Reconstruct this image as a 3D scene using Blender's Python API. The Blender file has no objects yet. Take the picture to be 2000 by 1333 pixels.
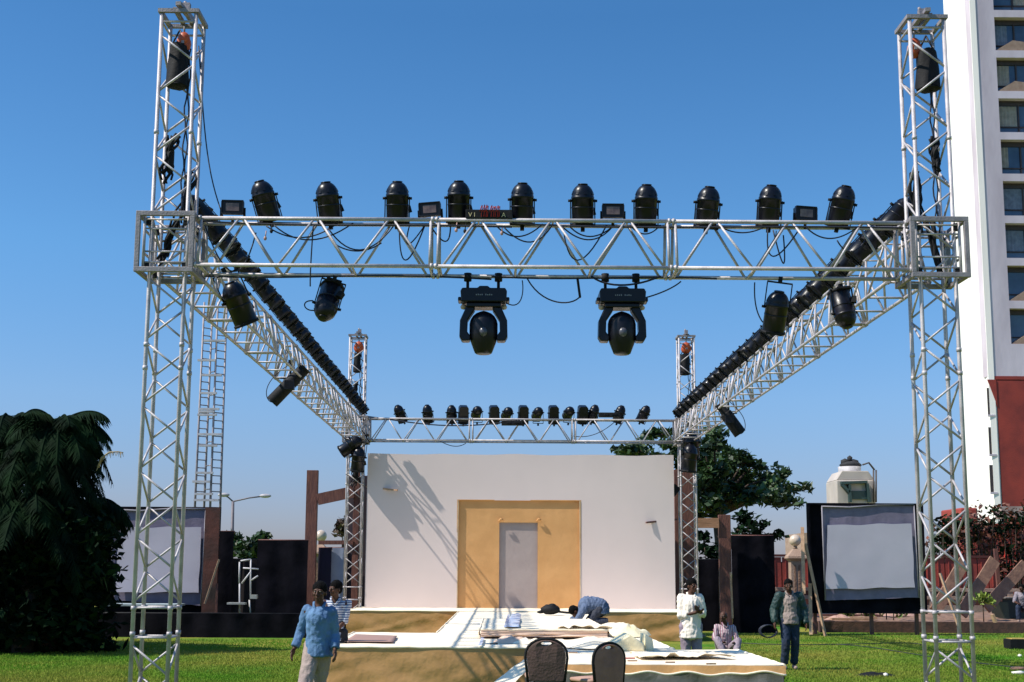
import bpy, bmesh, math, random
from math import sin, cos, pi, radians, sqrt, atan2
from mathutils import Vector as V, Matrix as M, noise, Quaternion
random.seed(7)
S = bpy.context.scene
# ------------------------------------------------ camera, sky, sun, exposure
F, PXC, PYC, H = 2513.0, 990.0, 742.0, 1.8
RC = M.Rotation(radians(-.3), 3, 'Z') @ M.Rotation(pi/2 + radians(8.5), 3, 'X') @ M.Rotation(radians(.33), 3, 'Z')
cd = bpy.data.cameras.new('camera'); cam = bpy.data.objects.new('camera', cd); S.collection.objects.link(cam); S.camera = cam
cam.matrix_world = M.Translation((0, 0, H)) @ RC.to_4x4()
cd.sensor_width = 36; cd.lens = F/2000*36; cd.clip_start = .1; cd.clip_end = 3000
cd.shift_x = (1000-PXC)/2000; cd.shift_y = (PYC-666.5)/2000
def ray(px, py): return RC @ V(((px-PXC)/F, -(py-PYC)/F, -1))
def P(px, py, Y):                       # photo pixel -> point in the plane y = Y
    d = ray(px, py); return V((0, 0, H)) + d*(Y/d.y)
def G(px, py, z=0.0):                   # photo pixel -> point at height z
    d = ray(px, py); return V((0, 0, H)) + d*((z-H)/d.z)
SUN = V((-1.0, -.29, 1.25)).normalized()
EL = math.asin(SUN.z); AZ = atan2(SUN.x, SUN.y)
w = bpy.data.worlds.new('World'); S.world = w; w.use_nodes = True
nt = w.node_tree; sky = nt.nodes.new('ShaderNodeTexSky'); sky.sky_type = 'NISHITA'; sky.sun_disc = False
sky.sun_elevation = EL; sky.sun_rotation = AZ % (2*pi); sky.altitude = 0; sky.air_density = 1.0; sky.dust_density = .6; sky.ozone_density = 5.0
hs = nt.nodes.new('ShaderNodeHueSaturation'); hs.inputs['Saturation'].default_value = 1.06; tn = nt.nodes.new('ShaderNodeMixRGB'); tn.blend_type = 'MULTIPLY'; tn.inputs[0].default_value = 1; tn.inputs[2].default_value = (.98, 1.03, 1.10, 1)
nt.links.new(sky.outputs[0], hs.inputs['Color']); nt.links.new(hs.outputs[0], tn.inputs[1])
wt = nt.nodes.new('ShaderNodeTexCoord'); sx_ = nt.nodes.new('ShaderNodeSeparateXYZ'); wr = nt.nodes.new('ShaderNodeValToRGB'); wm = nt.nodes.new('ShaderNodeMixRGB'); wm.blend_type = 'MULTIPLY'; wm.inputs[0].default_value = 1
nt.links.new(wt.outputs['Generated'], sx_.inputs[0]); nt.links.new(sx_.outputs['Z'], wr.inputs[0]); e_ = wr.color_ramp.elements; e_[0].position = 0; e_[0].color = (.48, .43, .54, 1); e_[1].position = .62; e_[1].color = (.62, .92, .98, 1)
for ps_, cl_ in ((.05, (.52, .49, .60, 1)), (.13, (.60, .65, .71, 1)), (.24, (.54, .75, .80, 1)), (.41, (.40, .66, .74, 1))):
    q_ = e_.new(ps_); q_.color = cl_
nt.links.new(tn.outputs[0], wm.inputs[1]); nt.links.new(wr.outputs[0], wm.inputs[2]); tn = wm
nt.links.new(tn.outputs[0], nt.nodes['Background'].inputs[0]); nt.nodes['Background'].inputs[1].default_value = .12
sd = bpy.data.lights.new('sun', 'SUN'); sd.energy = 4.2; sd.angle = radians(.5); sd.color = (1, .94, .84)
so = bpy.data.objects.new('sun', sd); S.collection.objects.link(so); so.rotation_euler = (-SUN).to_track_quat('-Z', 'Y').to_euler()
S.view_settings.view_transform = 'Standard'; S.view_settings.look = 'None'; S.view_settings.exposure = 0.57; S.view_settings.gamma = 1
S.render.engine = 'CYCLES'
# ------------------------------------------------ helpers
C = S.collection
def tag(o, label=None, cat=None, group=None, kind=None):
    if label: o['label'] = label
    if cat: o['category'] = cat
    if group: o['group'] = group
    if kind: o['kind'] = kind
    return o
def thing(name, label, cat, loc=(0, 0, 0), rz=0, group=None):
    o = bpy.data.objects.new(name, None); C.objects.link(o); o.location = loc; o.rotation_euler = (0, 0, rz); o.empty_display_size = .1
    return tag(o, label, cat, group)
def children(o): return KIDS.get(o.name, [])
KIDS = {}
def link(o, parent=None):
    C.objects.link(o)
    if parent is not None:
        o.parent = parent; KIDS.setdefault(parent.name, []).append(o)
    return o
def dup(o, parent=None, **kw):
    c = o.copy(); link(c, parent)
    for ch in list(children(o)): dup(ch, c)
    for k, v in kw.items(): c[k] = v
    return c
def basis(d):
    d = d.normalized(); a = V((0, 0, 1)) if abs(d.z) < .9 else V((1, 0, 0))
    u = d.cross(a).normalized(); return u, d.cross(u).normalized()
class MB:
    def __init__(s): s.v = []; s.f = []; s.sm = []
    def add(s, vs, fs, smooth=False):
        b = len(s.v); s.v += [tuple(x) for x in vs]; s.f += [tuple(i+b for i in f) for f in fs]; s.sm += [smooth]*len(fs); return s
    def box(s, a, b, m=None):
        (x0, y0, z0), (x1, y1, z1) = a, b
        vs = [V(p) for p in ((x0,y0,z0),(x1,y0,z0),(x1,y1,z0),(x0,y1,z0),(x0,y0,z1),(x1,y0,z1),(x1,y1,z1),(x0,y1,z1))]
        if m: vs = [m @ v for v in vs]
        return s.add(vs, [(0,3,2,1),(4,5,6,7),(0,1,5,4),(1,2,6,5),(2,3,7,6),(3,0,4,7)])
    def cbox(s, c, d, m=None):
        return s.box([c[i]-d[i]/2 for i in range(3)], [c[i]+d[i]/2 for i in range(3)], m)
    def bar(s, a, b, w, t, up=V((0, 0, 1))):   # rectangular bar from a to b
        a = V(a); b = V(b); d = (b-a).normalized(); u = d.cross(up)
        if u.length < 1e-3: u = d.cross(V((0, 1, 0)))
        u.normalize(); n = u.cross(d); vs = []
        for p in (a, b):
            for i, j in ((-1,-1),(1,-1),(1,1),(-1,1)): vs.append(p + u*(i*w/2) + n*(j*t/2))
        return s.add(vs, [(3,2,1,0),(4,5,6,7),(0,1,5,4),(1,2,6,5),(2,3,7,6),(3,0,4,7)])
    def tube(s, a, b, r, r2=None, n=8, caps=True):
        return s.path([V(a), V(b)], [r, r if r2 is None else r2], n, caps)
    def path(s, pts, r, n=6, caps=True):
        pts = [V(p) for p in pts]; k = len(pts); rr = r if isinstance(r, (list, tuple)) else [r]*k
        vs = []; u = None
        for i, p in enumerate(pts):
            d = (pts[min(i+1, k-1)] - pts[max(i-1, 0)])
            if d.length < 1e-9: d = V((0, 0, 1))
            d.normalize()
            if u is None: u, _ = basis(d)
            u = (u - d*u.dot(d)); 
            if u.length < 1e-4: u, _ = basis(d)
            u.normalize(); w_ = d.cross(u)
            for j in range(n):
                t = 2*pi*j/n; vs.append(p + (u*cos(t) + w_*sin(t))*rr[i])
        fs = [(i*n+j, i*n+(j+1) % n, (i+1)*n+(j+1) % n, (i+1)*n+j) for i in range(k-1) for j in range(n)]
        s.add(vs, fs, True)
        if caps:
            b = len(s.v) - len(vs); s.f += [tuple(b+j for j in range(n))[::-1], tuple(b+(k-1)*n+j for j in range(n))]; s.sm += [False]*2
        return s
    def lathe(s, prof, n=16, m=None, smooth=True):    # prof = [(r, z)]
        vs = [V((r*cos(2*pi*j/n), r*sin(2*pi*j/n), z)) for r, z in prof for j in range(n)]
        if m: vs = [m @ v for v in vs]
        k = len(prof)
        return s.add(vs, [(i*n+j, i*n+(j+1) % n, (i+1)*n+(j+1) % n, (i+1)*n+j) for i in range(k-1) for j in range(n)], smooth)
    def ell(s, c, r, n=12, m=None):
        c = V(c); r = V(r) if hasattr(r, '__len__') else V((r, r, r))
        k = n//2+1; pr = [(sin(pi*i/(k-1)), -cos(pi*i/(k-1))) for i in range(k)]
        vs = [V((max(a, .001)*cos(2*pi*j/n)*r.x, max(a, .001)*sin(2*pi*j/n)*r.y, z*r.z)) for a, z in pr for j in range(n)]
        vs = [(m @ v if m else v) + c for v in vs]
        return s.add(vs, [(i*n+j, i*n+(j+1) % n, (i+1)*n+(j+1) % n, (i+1)*n+j) for i in range(k-1) for j in range(n)], True)
    def prism(s, pts, y0, y1, m=None):               # outline in x,z extruded in y
        n = len(pts); vs = [V((x, y0, z)) for x, z in pts] + [V((x, y1, z)) for x, z in pts]
        if m: vs = [m @ v for v in vs]
        return s.add(vs, [tuple(range(n)), tuple(range(2*n-1, n-1, -1))] + [(i, i+n, (i+1) % n+n, (i+1) % n) for i in range(n)])
    def grid(s, fn, nu, nv, smooth=True):
        vs = [fn(i/nu, j/nv) for j in range(nv+1) for i in range(nu+1)]
        return s.add(vs, [(j*(nu+1)+i, j*(nu+1)+i+1, (j+1)*(nu+1)+i+1, (j+1)*(nu+1)+i) for j in range(nv) for i in range(nu)], smooth)
    def mesh(s, name):
        me = bpy.data.meshes.new(name); me.from_pydata(s.v, [], s.f); me.polygons.foreach_set('use_smooth', s.sm); me.update(); return me
    def build(s, name, mat, parent=None, bevel=0):
        me = s.mesh(name); me.materials.append(mat)
        if not s_closed(me): pass
        o = bpy.data.objects.new(name, me); link(o, parent)
        if bevel:
            b = o.modifiers.new('bevel', 'BEVEL'); b.width = bevel; b.segments = 2; b.limit_method = 'ANGLE'; b.angle_limit = radians(40)
        return o
def s_closed(me):
    bm = bmesh.new(); bm.from_mesh(me); bmesh.ops.recalc_face_normals(bm, faces=bm.faces); bm.to_mesh(me); bm.free(); return True
def struct(o): o['kind'] = 'structure'; return o
# ------------------------------------------------ materials
MATS = {}
def mat(name, col, rough=.6, metal=0, c2=None, sc=4, bump=0, bsc=30, spec=.5, detail=4, coat=0, trans=0, stretch=None, sheen=0):
    if name in MATS: return MATS[name]
    m = bpy.data.materials.new(name); m.use_nodes = True; t = m.node_tree; N = t.nodes; L = t.links; b = N['Principled BSDF']
    b.inputs['Base Color'].default_value = (*col, 1); b.inputs['Roughness'].default_value = rough; b.inputs['Metallic'].default_value = metal
    b.inputs['Specular IOR Level'].default_value = spec; b.inputs['Coat Weight'].default_value = coat; b.inputs['Sheen Weight'].default_value = sheen
    tc = N.new('ShaderNodeTexCoord'); mp = N.new('ShaderNodeMapping'); L.new(tc.outputs['Object'], mp.inputs[0])
    if stretch: mp.inputs['Scale'].default_value = stretch
    c2 = c2 or tuple(x*.72 for x in col)
    n = N.new('ShaderNodeTexNoise'); n.inputs['Scale'].default_value = sc; n.inputs['Detail'].default_value = detail; L.new(mp.outputs[0], n.inputs['Vector'])
    r = N.new('ShaderNodeValToRGB'); r.color_ramp.elements[0].position = .35; r.color_ramp.elements[1].position = .65
    r.color_ramp.elements[0].color = (*c2, 1); r.color_ramp.elements[1].color = (*col, 1)
    L.new(n.outputs['Fac'], r.inputs[0]); L.new(r.outputs[0], b.inputs['Base Color'])
    mr = N.new('ShaderNodeMapRange'); mr.inputs['To Min'].default_value = max(0, rough-.1); mr.inputs['To Max'].default_value = min(1, rough+.12)
    L.new(n.outputs['Fac'], mr.inputs[0]); L.new(mr.outputs[0], b.inputs['Roughness'])
    if bump:
        n2 = N.new('ShaderNodeTexNoise'); n2.inputs['Scale'].default_value = bsc; n2.inputs['Detail'].default_value = 5; L.new(mp.outputs[0], n2.inputs['Vector'])
        bp = N.new('ShaderNodeBump'); bp.inputs['Strength'].default_value = bump; bp.inputs['Distance'].default_value = .05
        L.new(n2.outputs['Fac'], bp.inputs['Height']); L.new(bp.outputs[0], b.inputs['Normal'])
    if trans:
        ts = N.new('ShaderNodeBsdfTranslucent'); L.new(r.outputs[0], ts.inputs[0]); mx = N.new('ShaderNodeMixShader'); mx.inputs[0].default_value = trans
        L.new(b.outputs[0], mx.inputs[1]); L.new(ts.outputs[0], mx.inputs[2]); L.new(mx.outputs[0], N['Material Output'].inputs[0])
    MATS[name] = m; return m
ALU = mat('aluminium', (.50, .465, .475), .5, .15, (.34, .31, .32), 6, .15, 60)
ALU2 = mat('weathered_plate', (.30, .27, .28), .6, .3, (.21, .185, .19), 5, .15, 40)
BLK = mat('black_enamel', (.006, .006, .011), .34, 0, (.003, .003, .006), 8, .05, 30, spec=.28, coat=.08)
BLKM = mat('black_matt', (.010, .010, .012), .7, 0, (.005, .005, .006), 5, .1, 30, spec=.25)
CAB = mat('black_rubber', (.012, .014, .03), .6, 0)
CHROME = mat('bright_steel', (.8, .8, .82), .2, 1)
GLASS = mat('lamp_glass', (.10, .06, .06), .15, 0, (.22, .14, .12), 12)
LENS = mat('lens_glass', (.05, .06, .09), .08, 0, (.02, .02, .03))
ORNG = mat('orange_paint', (.55, .10, .03), .5, 0, (.38, .06, .02), 8)
REDC = mat('red_plastic', (.45, .03, .04), .5)
WHITEC = mat('white_cloth', (.71, .60, .57), .85, 0, (.68, .575, .545), .6, .08, 3, spec=.1)
STAGE = mat('cream_stage_cloth', (.88, .78, .62), .8, 0, (.82, .70, .52), 2.5, .3, 6, spec=.15)
OCHRE = mat('ochre_cloth', (.66, .36, .15), .85, 0, (.58, .31, .125), 1.5, .2, 4, spec=.1)
GOLD = mat('golden_brown_satin', (.58, .31, .11), .42, 0, (.50, .26, .085), 2.0, .25, 7, spec=.5, sheen=.2)
PINKB = mat('bare_board', (.34, .20, .16), .7, 0, (.34, .21, .17), 5, .1, 20)
WOOD = mat('red_brown_timber', (.17, .065, .045), .7, 0, (.10, .035, .028), 5, .3, 14, stretch=(4, 4, .6))
PALEW = mat('pale_batten', (.50, .32, .20), .6, 0, (.38, .22, .13), 6, .2, 20)
DRAPE = mat('black_drape', (.011, .010, .015), .95, 0, (.003, .003, .005), 1.5, .2, 5, spec=.05)
SCREEN = mat('grey_projection_cloth', (.52, .48, .55), .7, 0, (.48, .44, .51), 1, .1, 2, spec=.15)
MESHC = mat('mauve_screen_border', (.22, .19, .26), .7, 0, (.16, .14, .20), 3, .2, 6, spec=.15)
STONE = mat('pink_beige_stone', (.36, .25, .19), .8, 0, (.28, .18, .13), 3, .3, 20)
SOIL = mat('brown_soil', (.26, .15, .10), .9, 0, (.14, .08, .055), 3, .6, 12)
REDW = mat('red_painted_wall', (.34, .045, .03), .7, 0, (.22, .03, .022), .7, .2, 10)
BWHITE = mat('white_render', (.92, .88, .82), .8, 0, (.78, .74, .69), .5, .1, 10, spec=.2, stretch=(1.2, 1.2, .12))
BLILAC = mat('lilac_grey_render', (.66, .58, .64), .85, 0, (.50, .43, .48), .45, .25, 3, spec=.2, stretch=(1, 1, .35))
WINFR = mat('window_frame_brown', (.06, .045, .045), .6)
WING = mat('window_glass', (.07, .11, .17), .1, 0, (.04, .06, .10), .6, spec=.8)
CURT = mat('pale_curtain', (.20, .24, .30), .8, 0, (.13, .16, .21), 3)
SKIN = mat('dark_brown_skin', (.085, .036, .022), .5, 0, (.065, .027, .016), 10, .1, 60, spec=.25)
HAIR = mat('black_hair', (.004, .003, .003), .8, 0, (.002, .002, .002), 30, .5, 80, spec=.1)
EYEW = mat('eye_white', (.2, .16, .15), .4)
SHOE = mat('pale_shoe', (.35, .24, .20), .6)
LEAF = mat('broad_leaf', (.045, .095, .022), .5, 0, (.008, .022, .008), 1.3, trans=.15, detail=2)
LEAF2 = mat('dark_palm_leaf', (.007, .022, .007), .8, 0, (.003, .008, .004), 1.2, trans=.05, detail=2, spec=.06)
LEAF3 = mat('dry_creeper_leaf', (.10, .09, .035), .6, 0, (.05, .02, .015), 2, trans=.12, detail=2)
LEAF4 = mat('yellow_green_leaf', (.25, .32, .05), .6, 0, (.12, .18, .03), 3, trans=.2)
BARK = mat('brown_bark', (.07, .045, .03), .9, 0, (.035, .022, .016), 5, .6, 20)
DRYP = mat('dry_frond', (.42, .34, .20), .8, 0, (.28, .2, .1), 5)

# ------------------------------------------------ ground
def grass_mat():
    m = bpy.data.materials.new('mown_lawn'); m.use_nodes = True; N = m.node_tree.nodes; L = m.node_tree.links; b = N['Principled BSDF']
    tc = N.new('ShaderNodeTexCoord')
    def noi(sc, det=5):
        n = N.new('ShaderNodeTexNoise'); n.inputs['Scale'].default_value = sc; n.inputs['Detail'].default_value = det; L.new(tc.outputs['Object'], n.inputs['Vector']); return n
    def ramp(src, a, ca, bb, cb):
        r = N.new('ShaderNodeValToRGB'); r.color_ramp.elements[0].position = a; r.color_ramp.elements[1].position = bb
        r.color_ramp.elements[0].color = (*ca, 1); r.color_ramp.elements[1].color = (*cb, 1); L.new(src.outputs['Fac'], r.inputs[0]); return r
    r1 = ramp(noi(.30, 5), .38, (.075, .205, .020), .60, (.27, .255, .055)); r2 = ramp(noi(9, 8), .3, (.55, .6, .5), .7, (1.25, 1.2, 1.0))
    mx = N.new('ShaderNodeMixRGB'); mx.blend_type = 'MULTIPLY'; mx.inputs[0].default_value = 1; L.new(r1.outputs[0], mx.inputs[1]); L.new(r2.outputs[0], mx.inputs[2])
    L.new(mx.outputs[0], b.inputs['Base Color']); b.inputs['Roughness'].default_value = .9; b.inputs['Specular IOR Level'].default_value = .1
    bp = N.new('ShaderNodeBump'); bp.inputs['Strength'].default_value = .8; bp.inputs['Distance'].default_value = .05; L.new(noi(40, 6).outputs['Fac'], bp.inputs['Height']); L.new(bp.outputs[0], b.inputs['Normal'])
    return m
LAWN = grass_mat()
g = MB().grid(lambda u, v: V((-900+1800*u, -60+1900*v, 0)), 8, 8, False); struct(g.build('ground', LAWN))
# blades of grass over the part of the lawn one sees
def blade_mesh():
    mb = MB(); R = random.Random(3)
    def scatter(n, px0, px1, py0, py1):
        for _ in range(n):
            p = G(R.uniform(px0, px1), R.uniform(py0, py1)); h = R.uniform(.02, .05); a = R.uniform(0, pi); l = V((R.uniform(-.03, .03), R.uniform(-.03, .03), h))
            d = V((cos(a), sin(a), 0))*R.uniform(.006, .014)
            mb.v += [tuple(p-d), tuple(p+d), tuple(p+l)]; k = len(mb.v); mb.f.append((k-3, k-2, k-1)); mb.sm.append(False)
    scatter(60000, -40, 700, 1250, 1345); scatter(60000, 1400, 2040, 1238, 1345)
    return mb
mb = blade_mesh(); me = mb.mesh('grass'); me.materials.append(mat('grass_blade', (.10, .25, .022), .9, 0, (.26, .26, .05), .25, trans=.3, spec=.03))
tag(link(bpy.data.objects.new('grass', me)), 'short green lawn grass around the stage', 'grass', kind='stuff')

# ------------------------------------------------ truss rig
def truss_section(L_, w_=.54, tw=.26, h=.65, along='X'):
    """chords + lacing of one section from 0 to L_, origin at bottom near-left, trapezoid section"""
    ch, la = MB(), MB(); r = .026; o = (w_-tw)/2
    def q(x, y, z): return V((x, y, z)) if along == 'X' else V((y, x, z))
    B0, B1, T0, T1 = (lambda x: q(x, 0, 0)), (lambda x: q(x, w_, 0)), (lambda x: q(x, o, h)), (lambda x: q(x, o+tw, h))
    for c in (B0, B1, T0, T1): ch.tube(c(0), c(L_), r, n=10)
    for c in (B0, B1, T0, T1):
        for x in (.012, L_-.045): ch.tube(c(x), c(x+.033), r*1.5, n=10)
    n = 3; e = .05
    for x in (e, L_-e):
        for a, b in ((B0, T0), (B1, T1)): la.tube(a(x), b(x), .019)
        for a, b in ((B0, B1), (T0, T1)): la.tube(a(x), b(x), .016)
    st = (L_-2*e-.06)/n
    for i in range(n):
        x0 = e+.03+i*st
        for a, b in ((B0, T0), (B1, T1)):
            la.tube(a(x0+.03), b(x0+st/2-.03), .017, n=6); la.tube(b(x0+st/2+.03), a(x0+st-.03), .017, n=6)
        if i: la.tube(B0(x0), B1(x0), .017, n=6)
        la.tube(B0(x0+.02), B1(x0+st-.02), .010, n=5) if along == 'X' and False else None
        la.tube(T0(x0+st/2), T1(x0+st/2), .012, n=6)
        la.tube(B0(x0), T1(x0+st/2) if False else B1(x0), .012, n=6)
    return ch, la
def truss(name, label, origin, n, L_, along='X', group=None):
    t = thing(name, label, 'truss', origin, 0, group)
    ch, la = truss_section(L_, along=along); first = None
    for i in range(n):
        if first is None:
            s = ch.build('truss_section', ALU, t); la.build('lacing', ALU, s); first = s
        else: s = dup(first, t)
        s.location = V((L_*i, 0, 0)) if along == 'X' else V((0, L_*i, 0))
    return t
ZB, ZT = 5.64, 6.29
XL, XR = -4.26, 5.60
FL = 9.16/3
truss('lighting_truss', 'near horizontal aluminium truss across the front, carrying ten upright lamps', (-3.91, 15.98, ZB), 3, FL, 'X', 'horizontal trusses of the rig')
truss('lighting_truss', 'far horizontal aluminium truss just above the white backdrop', (-3.91, 37.85, ZB), 3, FL, 'X', 'horizontal trusses of the rig')
SL = (37.65-16.65)/7
truss('lighting_truss', 'left side aluminium truss running back from the near left tower', (-4.53, 16.65, ZB), 7, SL, 'Y', 'horizontal trusses of the rig')
truss('lighting_truss', 'right side aluminium truss running back from the near right tower', (5.14, 16.65, ZB), 7, SL, 'Y', 'horizontal trusses of the rig')
def tower(label, X, Y, ztop, orange):
    t = thing('truss_tower', label, 'tower', (X, Y, 0), 0, 'four upright truss towers')
    h = .225; cr = [(-h, -h), (h, -h), (h, h), (-h, h)]
    for cx, cy in cr:
        m = MB().tube((cx, cy, .03), (cx, cy, ztop), .026, n=10)
        for z in (1.0, 1.31, 4.3, 4.6, 7.4):
            if z < ztop: m.tube((cx, cy, z), (cx, cy, z+.05), .033, n=10)
        m.build('leg', ALU, t)
    la = MB()
    for i in range(4):
        a, b = cr[i], cr[(i+1) % 4]
        def pt(s, z): return V((a[0]+(b[0]-a[0])*s, a[1]+(b[1]-a[1])*s, z))
        for z in (.08, .98, 1.34, ztop-.12): la.tube(pt(0, z), pt(1, z), .016, n=6)
        z = .12; s = i % 2
        while z < ztop-.6:
            if .65 < z < 1.0: z = 1.42 if z > .8 or True else z
            la.tube(pt(s, z), pt(1-s, z+.36), .015, n=6); s = 1-s; z += .41
        if i == 0:
            z = .3
    la.build('lacing', ALU, t)
    MB().cbox((0, 0, .015), (.8, .8, .03)).build('base_plate', ALU2, t)
    tp = MB()
    for sx in (-1, 1): tp.bar((sx*.245, -.27, ztop+.02), (sx*.245, .27, ztop+.02), .05, .05); 
    for sy in (-1, 1): tp.bar((-.22, sy*.245, ztop+.02), (.22, sy*.245, ztop+.02), .05, .05)
    for x in (-.06, .06): tp.bar((x, -.22, ztop+.06), (x, .25, ztop+.06), .05, .05)
    tp.bar((.0, -.30, ztop+.10), (.05, .3, ztop+.13), .07, .05)
    top = tp.build('top_frame', ALU2, t)
    MB().cbox((.03, .02, ztop+.19), (.1, .08, .1)).tube((.03, .02, ztop+.12), (.0, .05, ztop+.28), .02).build('pulley', ALU2, top)
    return t
TF = 9.06; TB = 8.74
tower('near left aluminium lattice tower with a long cable down its right side', XL, 16.3, TF, 0)
tower('near right aluminium lattice tower in front of the white high-rise', XR, 16.3, TF, 0)
tower('far left aluminium lattice tower at the left edge of the white backdrop', XL+.0, 38.0, TB, 1)
tower('far right aluminium lattice tower between backdrop and leafy tree', XR-.05, 38.0, TB+.04, 1)
def block(label, X, Y):
    t = thing('sleeve_block', label, 'sleeve block', (X, Y, 0), 0, 'square sleeve blocks on the towers')
    a = .345
    z0, z1 = 5.57, 6.30
    for nm, y in (('face_frame', -a), ('face_frame', a)):
        m = MB()
        m.bar((-a-.03, y, z0), (a+.03, y, z0), .05, .065); m.bar((-a-.03, y, z1), (a+.03, y, z1), .05, .065)
        for s in (-1, 1): m.bar((s*a, y, z0+.032), (s*a, y, z1-.032), .06, .05)
        m.build(nm, ALU2, t, .006)
    for sx in (-1, 1):
        for z in (z0, z1): MB().bar((sx*a, -a+.026, z), (sx*a, a-.026, z), .055, .055).build('side_bar', ALU2, t, .006)
    m = MB()
    for z in (5.66, 5.80, 6.1, 6.22):
        for sx in (-1, 1): m.tube((sx*.28, -.28, z), (sx*.28, .28, z), .017)
        m.tube((-.28, .28, z), (.28, .28, z), .017); m.tube((-.28, -.28, z+.02), (.28, -.28, z+.02), .012)
    for sx in (-1, 1):
        for sy in (-1, 1): m.tube((sx*.28, sy*.28, z0), (sx*.28, sy*.28, z1), .02)
    m.build('guide_rungs', ALU, t)
    for sx in (-1, 1):
        for sy in (-1, 1):
            for z in (5.64, 6.22): MB().cbox((sx*.25, sy*.25, z), (.07, .07, .09)).build('roller', BLKM, t)
for lb, X, Y in (('square block round the near left tower', XL-.02, 16.3), ('square block round the near right tower', XR, 16.3),
                 ('small square block round the far left tower', XL, 38.0), ('small square block round the far right tower', XR-.05, 38.0)): block(lb, X, Y)
# ------------------------------------------------ hoists, chain bags
def hoist(X, Y, ztop, which, bag_dx, bag_h, bag_w):
    t = thing('chain_hoist', 'orange chain hoist at the top of the '+which+' tower', 'hoist', (X+.02 - (.12 if which == 'near right' else 0), Y, ztop-.33), 0, 'orange hoists')
    MB().ell((0, 0, .08), (.13, .11, .12), 14).lathe([(0, .02), (.15, .02), (.15, .13), (0, .13)], 14, M.Rotation(pi/2, 4, 'X') @ M.Translation((0, .0, -.08))).build('motor', ORNG, t)
    MB().tube((0, 0, .18), (0, 0, .31), .02).cbox((.0, 0, .0), (.06, .2, .05)).build('hook', ALU2, t)
    t.scale = (.62, .62, .8) if which.startswith('near') else (1, 1, 1)
    b = thing('chain_bag', 'black chain bag hanging inside the '+which+' tower', 'bag', (X+bag_dx, Y+.0, ztop-(.36 if which.startswith('near') else .5)), 0, 'black chain bags')
    def fn(u, v):
        a = 2*pi*u; r = bag_w*(.85+.22*v+.04*sin(5*a+v*6)); return V((cos(a)*r, sin(a)*r*.8, -bag_h*v + .02*sin(3*a)))
    m = MB().grid(fn, 24, 10); m.ell((0, 0, -bag_h), (bag_w*1.05, bag_w*.85, .04), 14); m.build('sack', BLKM, b)
    MB().tube((-bag_w*.7, 0, 0), (0, 0, .22), .012).tube((bag_w*.7, 0, 0), (0, 0, .22), .012).build('strap', CAB, b)
    c = thing('hoist_chain', 'dark lifting chain inside the '+which+' tower', 'chain', (X+.08, Y, 0), 0, 'hoist chains')
    m = MB()
    for dx in (0, .035):
        pts = [V((dx+.015*sin(i*1.3+dx*90), .01*cos(i*2.0), ztop-.4-(ztop-.4-6.2)*i/24)) for i in range(25)]; m.path(pts, .011, 5)
    m.build('links', CAB, c)
hoist(XL, 16.3, TF, 'near left', -.04, .56, .145); hoist(XR, 16.3, TF, 'near right', .06, .52, .155)
hoist(XL, 38.0, TB, 'far left', -.02, .55, .11); hoist(XR-.05, 38.0, TB+.04, 'far right', -.03, .60, .15)
def bundle(lb, top, bot, r, seed, cat='cable'):
    R = random.Random(seed); m = MB(); top = V(top); bot = V(bot)
    for k in range(9):
        o1 = V((R.uniform(-r, r), R.uniform(-r, r), 0)); o2 = V((R.uniform(-r, r), R.uniform(-r, r), R.uniform(-.1, .1)))
        pts = [top.lerp(bot, i/8) + o1.lerp(o2, i/8) + V((sin(i*1.1+k)*r*.5, cos(i*.9+k)*r*.5, 0)) for i in range(9)]
        m.path(pts, R.uniform(.012, .02), 6)
    m.ell(top.lerp(bot, .5), (r*.8, r*.8, (top-bot).length*.4), 10)
    o = m.build('cable_bundle', BLKM); tag(o, lb, cat, 'bundled cables on the towers')
bundle('black cable bundle tied inside the near left tower, upper of two', (XL-.06, 16.3, 7.45), (XL-.12, 16.3, 6.85), .07, 1)
bundle('black cable bundle just above the near left block', (XL+.16, 16.45, 7.0), (XL+.06, 16.4, 6.35), .06, 2)
bundle('black cable bundle tied inside the near right tower', (XR+.1, 16.3, 7.5), (XR+.12, 16.3, 7.0), .06, 3)
bundle('black cable bundle left of the near right tower legs', (XR-.16, 16.4, 7.05), (XR-.10, 16.35, 6.3), .07, 4)
bundle('black cable bundle low in the far left tower', (XL, 38, 5.0), (XL+.02, 38, 4.3), .11, 5)
bundle('black cable bundle mid-height in the far left tower above the truss', (XL-.06, 38, 7.4), (XL-.08, 38, 6.9), .07, 6)
bundle('black cable bundle low in the near left block, running down', (XL+.02, 16.3, 6.3), (XL-.14, 16.3, 5.75), .04, 7)
bundle('black cable bundle slanting through the near right block', (XR-.02, 16.3, 6.4), (XR+.12, 16.3, 5.7), .035, 8)

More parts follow.
